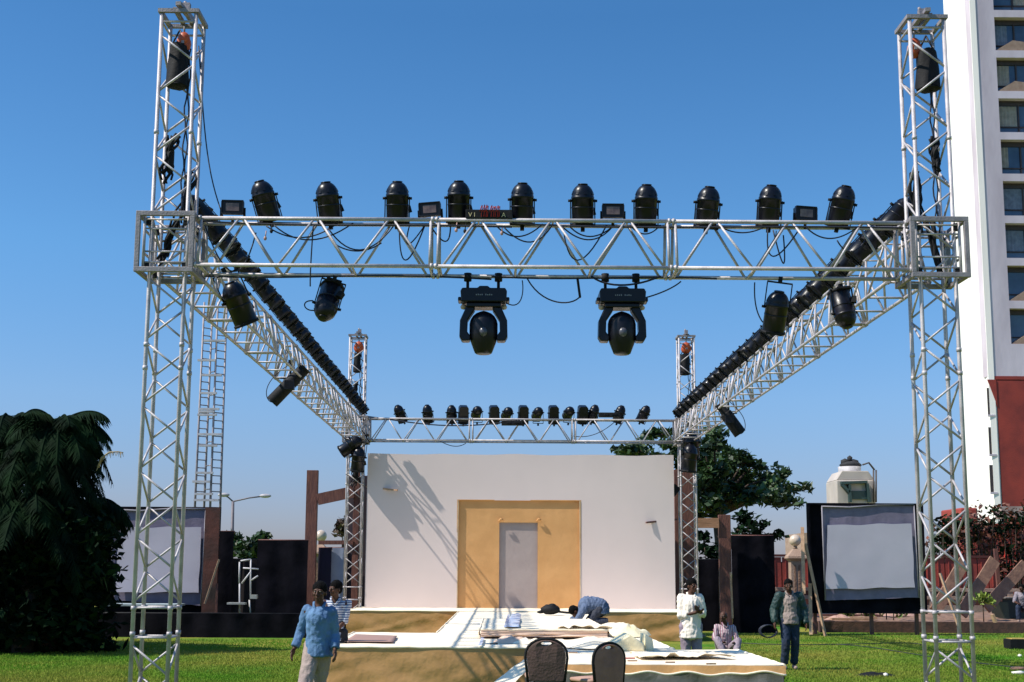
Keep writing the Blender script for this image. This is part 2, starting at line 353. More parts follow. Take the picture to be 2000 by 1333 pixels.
# ------------------------------------------------ lamps
ORD = ['first', 'second', 'third', 'fourth', 'fifth', 'sixth', 'seventh', 'eighth', 'ninth', 'tenth', 'eleventh', 'twelfth', 'thirteenth', 'fourteenth', 'fifteenth', 'sixteenth', 'seventeenth', 'eighteenth', 'nineteenth', 'twentieth',
       'twenty-first', 'twenty-second', 'twenty-third', 'twenty-fourth', 'twenty-fifth', 'twenty-sixth', 'twenty-seventh', 'twenty-eighth', 'twenty-ninth', 'thirtieth']
def par_parts(t, oval=False, square=False):
    """can with its domed back up (+z) and its mouth down; yoke pivot at origin"""
    r = .145; L_ = .30
    if square:
        MB().prism([(-r, -L_), (r, -L_), (r, .16), (r*.7, .22), (-r*.7, .22), (-r, .16)], -r*.9, r*.9).build('can', BLK, t, .01)
    else:
        pr = [(r*1.0, -L_), (r*1.0, .02), (r*1.04, .022), (r*1.04, .05), (r, .055)] + [(r*cos(a), .055+r*1.15*sin(a)) for a in [i*pi/2/8 for i in range(1, 9)]]
        cn = MB().lathe(pr, 22); cn.lathe([(.062, .055+r*1.04), (.070, .055+r*1.10), (.055, .055+r*1.16), (.0, .055+r*1.17)], 16).lathe([(r*1.0, -.10), (r*1.025, -.098), (r*1.025, -.082), (r*1.0, -.08)], 22)
        for k in range(8): a = k*pi/4+.2; cn.cbox((0, 0, 0), (.035, .012, .05), M.Rotation(a, 4, 'Z') @ M.Translation((0, -r*.93, .10)) @ M.Rotation(-.35, 4, 'X'))
        cn.build('can', BLK, t)
    MB().lathe([(r*1.0, -L_+.004), (r*1.09, -L_), (r*1.09, -L_-.03), (r*.96, -L_-.03), (r*.96, -L_+.01)], 22).cbox((0, r*1.05, -L_-.01), (.2, .06, .03)).cbox((0, -r*1.05, -L_-.01), (.2, .06, .03)).build('gel_frame', BLKM, t)
    MB().lathe([(0.001, -L_+.05), (r*.5, -L_+.04), (r*.95, -L_+.02)], 22).build('lens', LENS, t)
    return t
def par(label, loc, rot, yoke_dir, group, kind=0, sc=1, first={}):
    """rot = (tilt about x, tilt about y, turn about z); yoke_dir -1: stands on its yoke, +1: hangs"""
    key = (kind, yoke_dir)
    if key not in first:
        t = thing('par_can', label, 'stage light'); par_parts(t, square=(kind == 1))
        w_ = .158
        y = MB(); s = yoke_dir
        y.bar((-w_, 0, -.02*s), (-w_, 0, .33*s), .014, .02, V((0, 1, 0))); y.bar((w_, 0, -.02*s), (w_, 0, .33*s), .014, .02, V((0, 1, 0))); y.bar((-w_-.004, 0, .334*s), (w_+.004, 0, .334*s), .014, .02)
        y.build('yoke', BLKM, t)
        for sx in (-1, 1): MB().tube((sx*.14, 0, 0), (sx*.19, 0, 0), .018, n=10).build('knob', BLKM, t)
        MB().cbox((0, 0, .37*s), (.05, .05, .08)).build('clamp', BLKM, t)
        MB().bar((.10, .10, -.15), (.16, .13, -.13), .07, .09).build('terminal_box', BLKM, t)
        first[key] = t
    else: t = dup(first[key])
    t['label'] = label; t['category'] = 'stage light'; t['group'] = group
    t.location = loc; t.rotation_euler = rot; t.scale = (sc, sc, sc)
    # the yoke keeps upright: turn it back by the tilt
    q = M.Rotation(rot[2], 3, 'Z') @ M.Rotation(rot[1], 3, 'Y') @ M.Rotation(rot[0], 3, 'X')
    up = q.transposed() @ V((0, 0, 1)); a = atan2(-up.y, up.z)
    for ch in KIDS[t.name]:
        if ch.name.split('.')[0] in ('yoke', 'clamp'): ch.rotation_euler = (a, 0, 0)
    return t
front = [(515, 353, -.30, .1), (640, 356, -.13, 0), (776, 355, 0, 0), (896, 354, 0, 0), (1020, 358, 0, .05), (1138, 360, 0, 0), (1262, 361, .02, 0), (1383, 365, .10, 0), (1504, 362, .08, 0), (1646, 363, .24, -.1)]
for i, (px, py, ty, tz) in enumerate(front):
    p = P(px, py+40, 16.25)
    par(ORD[i]+' from the left of the ten upright black lamps on the near front truss', (p.x+.0, 16.25, p.z+.05), (radians(14), ty, tz), -1, 'par cans standing on the near front truss')
flood = [(455, 406, .05), (840, 410, -.1), (1197, 413, 0), (1573, 418, .12)]
fl0 = None
for i, (px, py, tz) in enumerate(flood):
    p = P(px, py, 16.2)
    if fl0 is None:
        t = thing('flood_light', '', 'flood light')
        MB().prism([(-.13, -.08), (.13, -.08), (.135, .08), (-.135, .08)], -.04, .09).box((-.14, -.055, .075), (.14, .02, .092)).box((-.14, -.055, -.092), (.14, .02, -.075)).box((-.145, -.055, -.075), (-.128, .02, .075)).box((.128, -.055, -.075), (.145, .02, .075)).build('housing', BLK, t, .004)
        MB().box((-.085, -.046, -.05), (.085, -.041, .05)).build('glass', GLASS, t)
        MB().bar((-.15, 0, -.12), (.15, 0, -.12), .03, .008).bar((-.15, 0, -.12), (-.15, 0, 0), .03, .008, V((0, 1, 0))).bar((.15, 0, -.12), (.15, 0, 0), .03, .008, V((0, 1, 0))).tube((0, 0, -.12), (0, 0, -.2), .02).build('bracket', BLKM, t)
        fl0 = t
    else: t = dup(fl0)
    t.location = p; t.rotation_euler = (radians(4), [0, -.06, 0, .03][i], tz)
    tag(t, 'small black flood light, '+ORD[i]+' from the left on the near front truss', 'flood light', 'small floods on the front truss')
# rows on the two side trusses
NS = 27
ROWSC = {'left': .87, 'right': 1.02}
for side, X, s in (('left', XL+.10, 1), ('right', 5.44, -1)):
    for i in range(NS):
        Y = 16.75 + i*.79; R = random.Random(i*7+s)
        par(ORD[i]+' lamp from the near end of the long black row on the '+side+' side truss', (X+.06*s, Y, 6.62+R.uniform(-.01, .01)),
            (R.uniform(-.1, .1) if s > 0 else R.uniform(-.25, .25), -s*(.72+R.uniform(-.05, .05)), 0), -1, 'par cans in a row on the '+side+' side truss', sc=ROWSC[side])
# back truss lamps
back = [(780, 801, 0, -.45), (835, 801, 0, -.15), (882, 802, 0, -.05), (905, 803, 1, 0), (932, 800, 2, 0), (965, 803, 1, -.05), (992, 802, 2, .2), (1022, 803, 1, 0), (1051, 802, 2, 0),
        (1081, 803, 1, -.05), (1112, 801, 2, .1), (1138, 803, 1, 0), (1160, 801, 0, .25), (1211, 802, 0, .3), (1259, 802, 0, .45)]
for i, (px, py, k, ty) in enumerate(back):
    p = P(px, py+4, 38.15)
    par(ORD[i]+' lamp from the left on the far truss above the backdrop', (p.x, 38.15, p.z+(.0 if k == 2 else 0)), (radians(75 if k == 2 else 20), ty, .15), -1, 'lamps standing on the far truss', kind=1 if k == 1 else 0, sc=.98)
for lb, px, py in (('left', 1000, 827), ('right', 1190, 811)):
    p = P(px, py, 37.8); m = MB().cbox(p, (.62, .2, .13)).cbox(p+V((-.1, -.11, 0)), (.12, .03, .06)).cbox(p+V((.15, -.11, .01)), (.18, .03, .05)); o = m.build('power_strip', BLKM, None, .01)
    tag(o, 'black power box on the far truss, '+lb+' of the two', 'power box', 'power boxes on the far truss')
# hanging lamps
hang = [((638, 598), 16.5, (radians(152), .25, .15), 'round black lamp hanging under the near truss, left side'),
        ((1517, 602), 16.5, (radians(20), .15, -.1), 'round black lamp hanging under the near truss, right side'),
        ((1649, 612), 17.6, (radians(166), -.12, .2), 'black lamp hanging below the right side truss near its front end')]
for (px, py), Y, rot, lb in hang:
    p = P(px, py, Y); par(lb, p, rot, 1, 'par cans hanging below the trusses', sc=1.02)
par('black lamp hanging tilted below the left side truss near its front end', P(462, 585, 18.0), (radians(10), -.45, .3), 1, 'par cans hanging below the trusses', sc=1.18)
for px, py, Y, rot, lb in ((690, 868, 37.5, (.1, 1.0, 0), 'upper left'), (700, 893, 37.5, (.2, .1, 0), 'lower left')):
    par('black lamp in the cluster beside the far left tower, '+lb.split()[0], P(px, py, Y), rot, 1, 'lamp clusters at the far towers', sc=1.3)
for px, py, Y, rot, lb in ((1350, 866, 37.6, (.2, -.1, 0), 'upper'), (1347, 890, 37.4, (.1, .1, .4), 'lower')):
    par('black lamp in the cluster hanging on the far right tower, '+lb, P(px, py, Y), rot, 1, 'lamp clusters at the far towers', sc=1.5)
def profile(lb, p, a, b, wid, nose):
    t = thing('profile_spotlight', lb, 'spotlight', p, 0, 'long profile spotlights'); a = V(a); b = V(b); d = (b-a).normalized()
    m = MB().path([a, a+d*(b-a).length*.3, a+d*(b-a).length*.31, b], [nose, nose, wid, wid*1.02], 16); m.build('barrel', BLKM, t, .01)
    MB().path([a-d*.01, a+d*.03], [nose*1.15, nose*1.15], 16).build('nose_ring', BLK, t)
    c = a.lerp(b, .45); MB().tube(c, c+V((0, 0, .42)), .02).cbox(c+V((0, 0, .42)), (.09, .09, .1)).bar(c+V((-.2, 0, .1)), c+V((.2, 0, .1)), .04, .02).build('yoke', BLKM, t)
    MB().cbox(c+V((0, -wid*.6, -.05)), (.2, .12, .2)).build('shutter_box', BLK, t, .01)
    pts = [b, b+V((.12*(1 if b.x > 0 else -1), 0, .02)), b+V((.2*(1 if b.x > 0 else -1), 0, .25)), b+V((.1*(1 if b.x > 0 else -1), 0, .5)), c+V((0, 0, .4))]
    MB().path([sum_bez(pts, i/14) for i in range(15)], .009, 5).build('lead', CAB, t)
def sum_bez(pts, t):
    p = [V(x) for x in pts]
    while len(p) > 1: p = [p[i].lerp(p[i+1], t) for i in range(len(p)-1)]
    return p[0]
p = P(562, 752, 25.5); profile('long black spotlight slanting under the middle of the left side truss', p, P(596, 719, 25.5)-p, P(531, 786, 25.5)-p, .135, .125)
p = P(1426, 818, 30); profile('long black spotlight slanting under the far part of the right side truss', p, P(1404, 790, 30)-p, P(1446, 848, 30)-p, .15, .10)
# moving heads
def moving(lb, px, py):
    p = P(px, py, 16.52); t = thing('moving_head_light', lb, 'moving light', p, 0, 'two moving head lights'); t.scale = (1.12, 1.12, 1.05)
    MB().prism([(-.26, -.085), (-.27, .05), (-.25, .09), (-.07, .09), (-.05, .115), (.05, .115), (.07, .09), (.25, .09), (.27, .05), (.26, -.085)], -.17, .17).box((-.3, -.1, -.06), (-.26, .1, -.01)).box((.26, -.1, -.06), (.3, .1, -.01)).box((-.2, -.12, -.14), (.2, .12, -.086)).build('base_box', BLK, t, .012)
    for sx in (-.19, .17):
        MB().tube((sx, 0, .09), (sx, 0, .22), .018).lathe([(.0, .21), (.045, .21), (.045, .31), (0, .31)], 10, M.Translation((sx, 0, 0))).build('clamp', BLKM, t)
    for s in (-1, 1):
        pts = [(.12, -.10), (.2, -.12), (.275, -.30), (.28, -.50), (.25, -.56), (.16, -.56), (.15, -.50), (.19, -.44), (.185, -.30), (.10, -.16)]
        y = MB().prism([(s*x, z) for x, z in pts], -.08, .08); y.build('yoke_arm', BLK, t, .015)
        MB().ell((s*.235, 0, -.12), (.04, .03, .035), 8).build('lock_knob', mat('cream_plastic', (.6, .45, .36), .5), t)
    hd = MB().lathe([(.001, -.165)]+[(.165*sin(a), -.345+.17*cos(a)) for a in (.3, .6, .9, 1.2, 1.5)]+[(.165, -.47), (.15, -.56), (.115, -.66), (.10, -.70), (.08, -.715), (.001, -.715)], 22); hd = hd.build('head', BLK, t)
    MB().ell((0, -.155, -.46), (.05, .03, .06), 10).build('badge', mat('dull_silver', (.08, .08, .10), .3), hd)
    m = MB()
    for i in range(9): 
        if i != 4: m.box((-.09+i*.022, -.172, -.008), (-.078+i*.022, -.1705, .006+.004*(i % 2)))
    m.build('printed_marking', mat('grey_print', (.25, .25, .28), .6), t)
moving('moving head light hanging under the near truss, left of the two', 945, 582)
moving('moving head light hanging under the near truss, right of the two, cable looped over it', 1214, 583)
# distribution box with yellow letters
p = P(955, 421, 16.15); t = thing('distribution_box', 'long black connector box with yellow letters and red leads on the near truss', 'power box', p)
MB().cbox((0, 0, 0), (.60, .14, .115)).build('box', BLKM, t, .006)
YEL = mat('yellow_print', (.75, .60, .32), .6)
def text(s, size, mt, parent, loc, rot=(pi/2, 0, 0), name='lettering', ext=.001):
    cu = bpy.data.curves.new('txt', 'FONT'); cu.body = s; cu.size = size; cu.extrude = ext; cu.align_x = 'CENTER'; cu.align_y = 'CENTER'
    o = bpy.data.objects.new('txt', cu); C.objects.link(o); dg = bpy.context.evaluated_depsgraph_get(); me = bpy.data.meshes.new_from_object(o.evaluated_get(dg))
    C.objects.unlink(o); bpy.data.objects.remove(o); me.materials.append(mt); q = bpy.data.objects.new(name, me); link(q, parent); q.location = loc; q.rotation_euler = rot; return q
text('V I', .08, YEL, t, (-.22, -.0725, -.015)); text('A', .08, YEL, t, (.19, -.0725, -.015))
m = MB(); R = random.Random(5)
for i in range(9):
    x = -.12+i*.03+R.uniform(-.01, .01); m.path([V((x, -.075, .03)), V((x+.02, -.10, .09)), V((x+.03, -.05, .10+.03*R.random())), V((x+.02, -.08, -.04))], .006, 5)
m.build('red_lead', REDC, t)
# cables along the near truss
def cable(lb, pts, r=.011, group='cables on the near truss', mt=None, n=14):
    o = MB().path([sum_bez(pts, i/n) for i in range(n+1)], r, 6).build('cable', mt or CAB); return tag(o, lb, 'cable', group)
Rn = random.Random(11)
def K(px, py, Y=16.1): return P(px, py, Y)
loops = [((400, 440), (460, 600), (500, 455), 'left end of the near truss'), ((520, 442), (590, 475), (660, 436), 'below the first upright lamp'), ((535, 440), (600, 485), (690, 436), 'below the space between first and second upright lamps'),
         ((612, 440), (605, 520), (606, 560), 'leading down to the left hanging lamp'), ((640, 445), (700, 520), (770, 440), 'below the second upright lamp'), ((655, 478), (700, 490), (745, 475), 'crossing the second truss bay'),
         ((780, 445), (780, 560), (830, 440), 'hanging in a deep loop below the third upright lamp'), ((800, 440), (780, 500), (830, 440), 'in a small loop below the third upright lamp'), ((840, 440), (880, 490), (880, 438), 'right of the joint below the fourth upright lamp'),
         ((970, 442), (1010, 470), (1060, 438), 'right of the connector box'), ((985, 445), (1040, 490), (1080, 438), 'below the fifth upright lamp'), ((1095, 440), (1150, 480), (1195, 445), 'below the sixth upright lamp'),
         ((1100, 445), (1115, 560), (1185, 440), 'hanging in the deepest loop below the sixth upright lamp'), ((1110, 440), (1150, 470), (1200, 440), 'in the double swag below the sixth upright lamp'), ((1230, 440), (1260, 460), (1290, 440), 'below the seventh upright lamp'), ((1400, 440), (1450, 455), (1500, 440), 'between the eighth and ninth upright lamps'),
         ((1500, 445), (1490, 540), (1560, 450), 'dangling below the ninth upright lamp'), ((1510, 450), (1540, 560), (1530, 460), 'in a narrow loop below the ninth upright lamp'), ((1575, 445), (1620, 475), (1680, 440), 'below the right flood light'), ((1635, 470), (1660, 500), (1690, 470), 'near the right end of the near truss')]
for a, b, c, lb in loops: cable('thin dark cable '+lb, [K(*a), K(b[0], b[1]+15, 16.2), K(*c, 16.25)], .0095)
cable('long dark cable sagging along the bottom rear chord of the near truss, left half', [K(400, 540, 16.5), K(600, 548, 16.5), K(700, 530, 16.5), K(960, 546, 16.5)], .012)
cable('long dark cable along the bottom rear chord of the near truss, right half', [K(960, 540, 16.5), K(1100, 552, 16.5), K(1250, 536, 16.5), K(1400, 545, 16.5)], .011)
cable('long dark cable lying on the top chord of the near truss, left half', [K(390, 432, 16.12), K(600, 446, 16.1), K(800, 436, 16.1), K(1000, 444, 16.1)], .012)
cable('long dark cable lying on the top chord of the near truss, right half', [K(1000, 436, 16.12), K(1200, 452, 16.1), K(1500, 438, 16.1), K(1775, 446, 16.1)], .012)
cable('dark cable swag between the two moving head lights', [K(1030, 545, 16.5), K(1060, 600, 16.5), K(1120, 600, 16.5), K(1134, 578, 16.5)], .01)
cable('dark cable from the left moving head light up to the truss', [K(988, 592, 16.5), K(1020, 610, 16.5), K(1024, 570, 16.5), K(1020, 548, 16.5)], .008)
cable('dark cable from the right moving head light up to the truss', [K(1256, 583, 16.5), K(1290, 575, 16.5), K(1320, 560, 16.5), K(1330, 550, 16.5)], .010)
cable('dark cable laid over the right moving head light', [K(1155, 540, 16.5), K(1180, 560, 16.45), K(1230, 566, 16.45), K(1290, 540, 16.5)], .014)
cable('dark cable leading down to the right hanging lamp', [K(1474, 552, 16.5), K(1472, 590, 16.5), K(1478, 615, 16.5), K(1490, 630, 16.5)], .009)
cable('thin cable loop at the left hanging lamp', [K(612, 588, 16.5), K(585, 585, 16.5), K(592, 612, 16.5), K(618, 606, 16.5)], .009)
cable('long thin cable hanging outside the near left tower', [K(388, 90, 16.5), K(396, 200, 16.55), K(400, 330, 16.6), K(418, 370, 16.5), K(436, 425, 16.3)], .009, 'cables on the towers')
cable('thin cable stretched from the far left tower to the far truss', [K(700, 812, 38), K(800, 822, 38), K(860, 845, 37.9), K(1010, 822, 38)], .02, 'cables on the far truss')
cable('thin cable sagging under the left part of the far truss', [K(860, 862, 37.9), K(890, 880, 37.9), K(910, 866, 37.9)], .012, 'cables on the far truss')
cable('thin cable sagging under the right part of the far truss', [K(1120, 852, 37.9), K(1160, 860, 37.9), K(1200, 825, 37.9)], .012, 'cables on the far truss')
o = MB().bar(K(1128, 545, 16.5), K(1133, 582, 16.5), .05, .03).build('cable_connector', BLKM, None, .005); tag(o, 'black inline connector dangling between the moving head lights', 'connector')
for i, (px, py) in enumerate(((518, 466), (530, 452), (891, 450), (908, 452), (980, 456), (1515, 466))):
    m = MB(); q = K(px, py); m.ell(q, (.022, .018, .03), 8).tube(q, q+V((.01, 0, .10)), .007); o = m.build('cable_plug', mat('cream_plug', (.5, .28, .22), .5) if i % 2 == 0 else BLKM)
    tag(o, ('pale' if i % 2 == 0 else 'black')+' plug dangling under the near truss top chord, '+ORD[i]+' from the left', 'plug', 'dangling plugs')

# ------------------------------------------------ backdrop
YB = 37.80
x0, x1 = P(716, 1000, YB).x, P(1317, 1000, YB).x; zt = 5.22; z0 = .76
nx0, nx1 = P(893, 1080, YB).x, P(1134, 1080, YB).x; nz = P(1010, 978, YB).z
dx0, dx1 = P(975, 1080, YB+.055).x, P(1050, 1080, YB+.055).x; dz = P(1010, 1021, YB+.055).z
t = thing('backdrop_wall', 'wide white cloth-covered backdrop wall with an ochre doorway recess', 'backdrop', (0, YB, 0))
def wcloth(xa, xb, za, zb, y, thick, ntop=0):
    def fn(u, v):
        x = xa+(xb-xa)*u; z = za+(zb-za)*v
        if ntop and v == 1: z += .025*noise.noise(V((x*1.1, 0, 3)))+.01*sin(x*3)
        wv = .010*noise.noise(V((x*.6, z*.3, 1)))+.0015*noise.noise(V((x*3, z*1.2, 5)))
        return V((x, y+wv*min(1, 3*u, 3*(1-u)), z))
    return fn
m = MB(); m.grid(wcloth(x0, nx0, z0, nz, 0, 0), 30, 30); m.grid(wcloth(nx1, x1, z0, nz, 0, 0), 30, 30); m.grid(wcloth(x0, x1, nz, zt, 0, 0, 1), 90, 14)
m.box((x0, .05, nz), (x1, .2, zt-.04)).box((x0, .05, z0), (nx0-.02, .2, nz)).box((nx1+.02, .05, z0), (x1, .2, nz)); m.build('white_cloth', WHITEC, t)
m = MB(); d = .055
m.box((nx0-.02, .0, z0), (nx0, d, nz+.02)).box((nx1, .0, z0), (nx1+.02, d, nz+.02)).box((nx0, .0, nz), (nx1, d, nz+.02))
m.grid(wcloth(nx0, dx0, z0, dz, d, 0), 10, 12).grid(wcloth(dx1, nx1, z0, dz, d, 0), 10, 12).grid(wcloth(nx0, nx1, dz, nz, d, 0), 24, 6)
m.box((nx0, d+.02, dz), (nx1, d+.035, nz)).box((nx0, d+.02, z0), (dx0, d+.035, dz)).box((dx1, d+.02, z0), (nx1, d+.035, dz))
m.build('ochre_recess', OCHRE, t)
m = MB().grid(wcloth(dx0-.05, dx1+.05, z0, dz+.05, d+.055, 0), 8, 12); m.build('grey_doorway_cloth', mat('grey_mauve_cloth', (.40, .33, .31), .85, 0, (.36, .295, .28), 1.5, .2, 4, spec=.1), t)
m = MB()
for s, px in ((1, 978), (-1, 1052)):
    q = P(px, 1016, YB); q.y -= YB; m.path([q+V((-.05, 0, -.05)), q+V((0, -.03, .03)), q+V((.06, 0, .0))], .03, 6)
m.build('cloth_knot', OCHRE, t)
m = MB().box((nx0+.0, -.012, z0), (nx0+.025, 0.004, nz)); m.box((nx1-.03, -.012, z0), (nx1, .004, nz)); m.build('edge_trim', mat('pale_trim', (.62, .48, .30), .8), t)
for a, b, lb in (((716, 951, 38.1), (776, 958, 37.6), 'left'), ((1322, 1015, 38.1), (1262, 1021, 37.7), 'right')):
    o = MB().bar(P(*a), P(*b), .06, .05).build('batten', PALEW if lb == 'left' else WOOD); tag(o, 'thin timber batten sticking out in front of the backdrop at its '+lb+' edge', 'batten', 'battens at the backdrop edges')
p = P(1317, 958, 38.0); o = MB().cbox((0, 0, 0), (.24, .2, .3), M.Translation(p) @ M.Rotation(.7, 4, 'Y')).build('junction_box', BLKM, None, .01); tag(o, 'small tilted black box at the backdrop right edge', 'box')

# ------------------------------------------------ stage
def skirt(a, b, z1, z0_=.0, amp=.03, seed=0, out=None):
    a = V(a); b = V(b); L_ = (b-a).length; d = (b-a)/L_; n = V((d.y, -d.x, 0)) if out is None else V(out)
    def fn(u, v):
        s = u*L_; k = (1-v)
        w_ = amp*(noise.noise(V((s*.9+seed, v*1.4+s*.5, seed)))*1.6 + .5*noise.noise(V((s*3+seed+v*2, v*3, 2)))) * (.25+k)
        tk = (.05*(.5-abs(noise.noise(V((s*1.0 - v*2.6, v*.8, seed+7))))) + .035*(.5-abs(noise.noise(V((s*1.7 + v*3.2, seed, 3))))))*(.3+k)
        p_ = a + d*s + n*(w_+tk+.012); return V((p_.x, p_.y, z0_+(z1-z0_)*v))
    return fn
def platform(lb, x0, x1, y0, y1, z1, sides='FLR', matt=None, zb=0.0, seed=0, top=None):
    t = thing('stage_platform', lb, 'stage', ((x0+x1)/2, (y0+y1)/2, 0), 0, 'stage platforms'); t0 = V(t.location)
    def fn(u, v):
        x = x0-.015+(x1-x0+.03)*u; y = y0-.015+(y1-y0+.03)*v
        return V((x, y, z1+.012*noise.noise(V((x*1.2, y*.9, seed)))+.006*noise.noise(V((x*4, y*3, seed))))) - t0
    MB().grid(fn, int((x1-x0)*8)+4, int((y1-y0)*5)+4).build('top_cloth', top or STAGE, t)
    MB().box(V((x0+.05, y0+.05, zb)) - t0, V((x1-.05, y1-.05, z1-.03)) - t0).build('deck', PINKB, t)
    for s in sides:
        a, b, o_ = {'F': ((x0, y0, 0), (x1, y0, 0), (0, -1, 0)), 'L': ((x0, y0, 0), (x0, y1, 0), (-1, 0, 0)), 'R': ((x1, y0, 0), (x1, y1, 0), (1, 0, 0))}[s]
        f = skirt(a, b, z1-.004, zb+.01, .028, seed+ord(s), o_); L_ = (V(b)-V(a)).length
        MB().grid(lambda u, v: f(u, v)-t0, int(L_*14)+4, 14).build('skirt', matt or GOLD, t)
        MB().path([V(a).lerp(V(b), i/20) + V((0, 0, z1+.004*sin(i*2.1))) - t0 + V(o_)*.02 for i in range(21)], .018, 6).build('hem', STAGE, t)
    return t
ZP = .76
platform('wide rear stage platform carrying the white backdrop, brown skirt', -4.05, 5.35, 34.8, 38.9, ZP, 'FL', seed=1)
platform('long runway platform from the backdrop towards the front', -1.05, 2.2, 22.55, 34.78, ZP-.01, 'LR', seed=2, zb=0)
platform('low raised platform lying on the middle of the runway', -.28, 1.72, 20.7, 25.5, ZP+.14, 'FLR', mat('pale_pink_cloth', (.70, .50, .38), .8, 0, (.62, .42, .30), 3, .2, 5), zb=ZP+.02, seed=3)
platform('near left stage platform with crumpled golden brown skirt', -2.45, 1.0, 18.2, 22.53, ZP, 'FL', seed=4)
platform('middle stage platform joining the front to the runway', 1.03, 2.4, 18.05, 22.52, ZP-.005, 'R', seed=6)
platform('nearest right stage platform behind the two chairs, grey torn skirt', .42, 3.25, 15.0, 18.02, ZP, 'FLR', mat('grey_marbled_tarp', (.26, .25, .26), .6, 0, (.10, .10, .09), 2.5, .3, 6), seed=5)
# torn cream edge hanging over the grey skirt of the nearest platform
m = MB(); xa, xb = .5, 3.26
def fn(u, v):
    x = xa+(xb-xa)*u; l = .085+.03*noise.noise(V((x*2.2, 0, 1)))+.012*sin(x*14)
    return V((x, 14.90-.03*v-.01*sin(x*9), ZP+.005-l*v))
m.grid(fn, 80, 5); o = tag(m.build('edge_cloth', GOLD), 'brown cloth strip with a torn cream hem over the nearest right platform', 'cloth')
MB().path([fn(i/80, 1) for i in range(81)], .013, 6).build('hem', STAGE, o)
def flap(lb, pts, mt, name='cloth_sheet', cat='cloth', crump=.02, n=12, group=None):
    a, b, c, d = [V(p) for p in pts]
    def fn(u, v):
        p = a.lerp(b, u).lerp(d.lerp(c, u), v); k = noise.noise(p*5)*crump; return p + V((0, 0, abs(k)))
    m = MB().grid(fn, n, n); o = m.build(name, mt); so_ = o.modifiers.new('thick', 'SOLIDIFY'); so_.thickness = .004; return tag(o, lb, cat, group)
SZ = ZP+.03
flap('brown bare board lying at the left end of the near left platform', [G(672, 1253, SZ), G(768, 1254, SZ), G(776, 1242, SZ), G(694, 1239, SZ)], PINKB, 'board', 'board', .003)
BLUEP = mat('pale_blue_plastic', (.35, .48, .75), .3, 0, (.75, .78, .85), 4, .2, 10, coat=.2)
flap('pale blue plastic sheet lying on the runway', [G(982, 1226, SZ+.13), G(1014, 1226, SZ+.13), G(1018, 1200, SZ+.13), G(1002, 1199, SZ+.13)], BLUEP, 'plastic_sheet', 'sheet', .04)
flap('narrow blue plastic strip left of the larger blue sheet on the runway', [G(984, 1226, SZ+.14), G(989, 1226, SZ+.14), G(996, 1202, SZ+.14), G(992, 1201, SZ+.14)], BLUEP, 'plastic_strip', 'sheet', .03)
flap('small blue plastic scrap on the near left platform', [G(934, 1262, SZ), G(941, 1262, SZ), G(946, 1247, SZ), G(940, 1246, SZ)], BLUEP, 'plastic_scrap', 'sheet', .03)
flap('sunlit cream cloth flap falling off the near left platform behind the left chair', [P(935, 1356, 17.0), P(985, 1356, 16.8), P(1056, 1284, 17.5), P(1030, 1284, 17.75)], STAGE, 'cloth_flap', 'cloth', .02)
def heap(lb, px, py, rx, ry, rz, mt, seed, z=ZP, name='cloth_heap'):
    c = G(px, py, z)
    def fn(u, v):
        a = 2*pi*u; rr = v; k = 1+.35*noise.noise(V((cos(a)*1.5, sin(a)*1.5, seed)))
        zz = rz*(1-rr**2)*(1+.6*noise.noise(V((cos(a)*rr*3, sin(a)*rr*3, seed+4)))) + .01
        return c + V((cos(a)*rr*rx*k, sin(a)*rr*ry*k, max(zz, 0)))
    o = MB().grid(fn, 28, 8).build(name, mt); return tag(o, lb, 'cloth', 'heaps of cloth on the stage')
heap('crumpled cream cloth heap along the right edge of the runway', 1205, 1232, .5, 1.0, .12, STAGE, 1)
heap('crumpled yellowish cloth heap at the runway right corner', 1228, 1243, .35, .5, .16, mat('butter_cloth', (.86, .78, .54), .8, 0, (.78, .66, .40), 4, .3, 8), 2)
heap('small crumpled pink cloth on the front of the low raised platform', 1000, 1256, .3, .3, .09, mat('pale_pink_cloth', (1, 1, 1)), 3)
heap('small crumpled cream cloth beside the pink one on the near platform', 1030, 1258, .25, .2, .07, STAGE, 5)
heap('cream cloth pile behind the right chair', 1170, 1262, .7, .8, .10, STAGE, 6)
# folded card box at the right end of the runway
c = G(1240, 1270, ZP); m = MB()
m.prism([(-.38, .0), (.10, .0), (.10, .10), (-.1, .22), (-.38, .06)], -.3, .5, M.Translation(c)).prism([(.11, 0), (.24, 0), (.22, .16), (.13, .22)], -.2, .5, M.Translation(c))
tag(m.build('folded_cloth_stack', mat('butter_cloth', (1, 1, 1)), None, .02), 'folded stack of cream and butter yellow cloth above the right chair', 'cloth')
for i, (px, py, mt_) in enumerate(((1232, 1286, 'REDC'), (1236, 1291, 'w'), (1310, 1294, 'w'), (1390, 1297, 'w'), (1120, 1275, 'w'), (965, 1258, 'b'))):
    q = G(px, py, SZ); o = MB().bar(q+V((-.06, 0, 0)), q+V((.05, .02, .0)), .03, .015).build('scrap', {'REDC': REDC, 'w': PALEW, 'b': BLKM}[mt_]); tag(o, 'small '+{'REDC': 'red', 'w': 'brown', 'b': 'dark'}[mt_]+' scrap on the cream stage cloth '+['near the right chair, farther of two', 'near the right chair, nearer of two', 'in the middle of the nearest platform', 'near the right end of the nearest platform', 'between the two chairs', 'on the near left platform'][i], 'scrap', 'scraps on the stage')
R = random.Random(12)
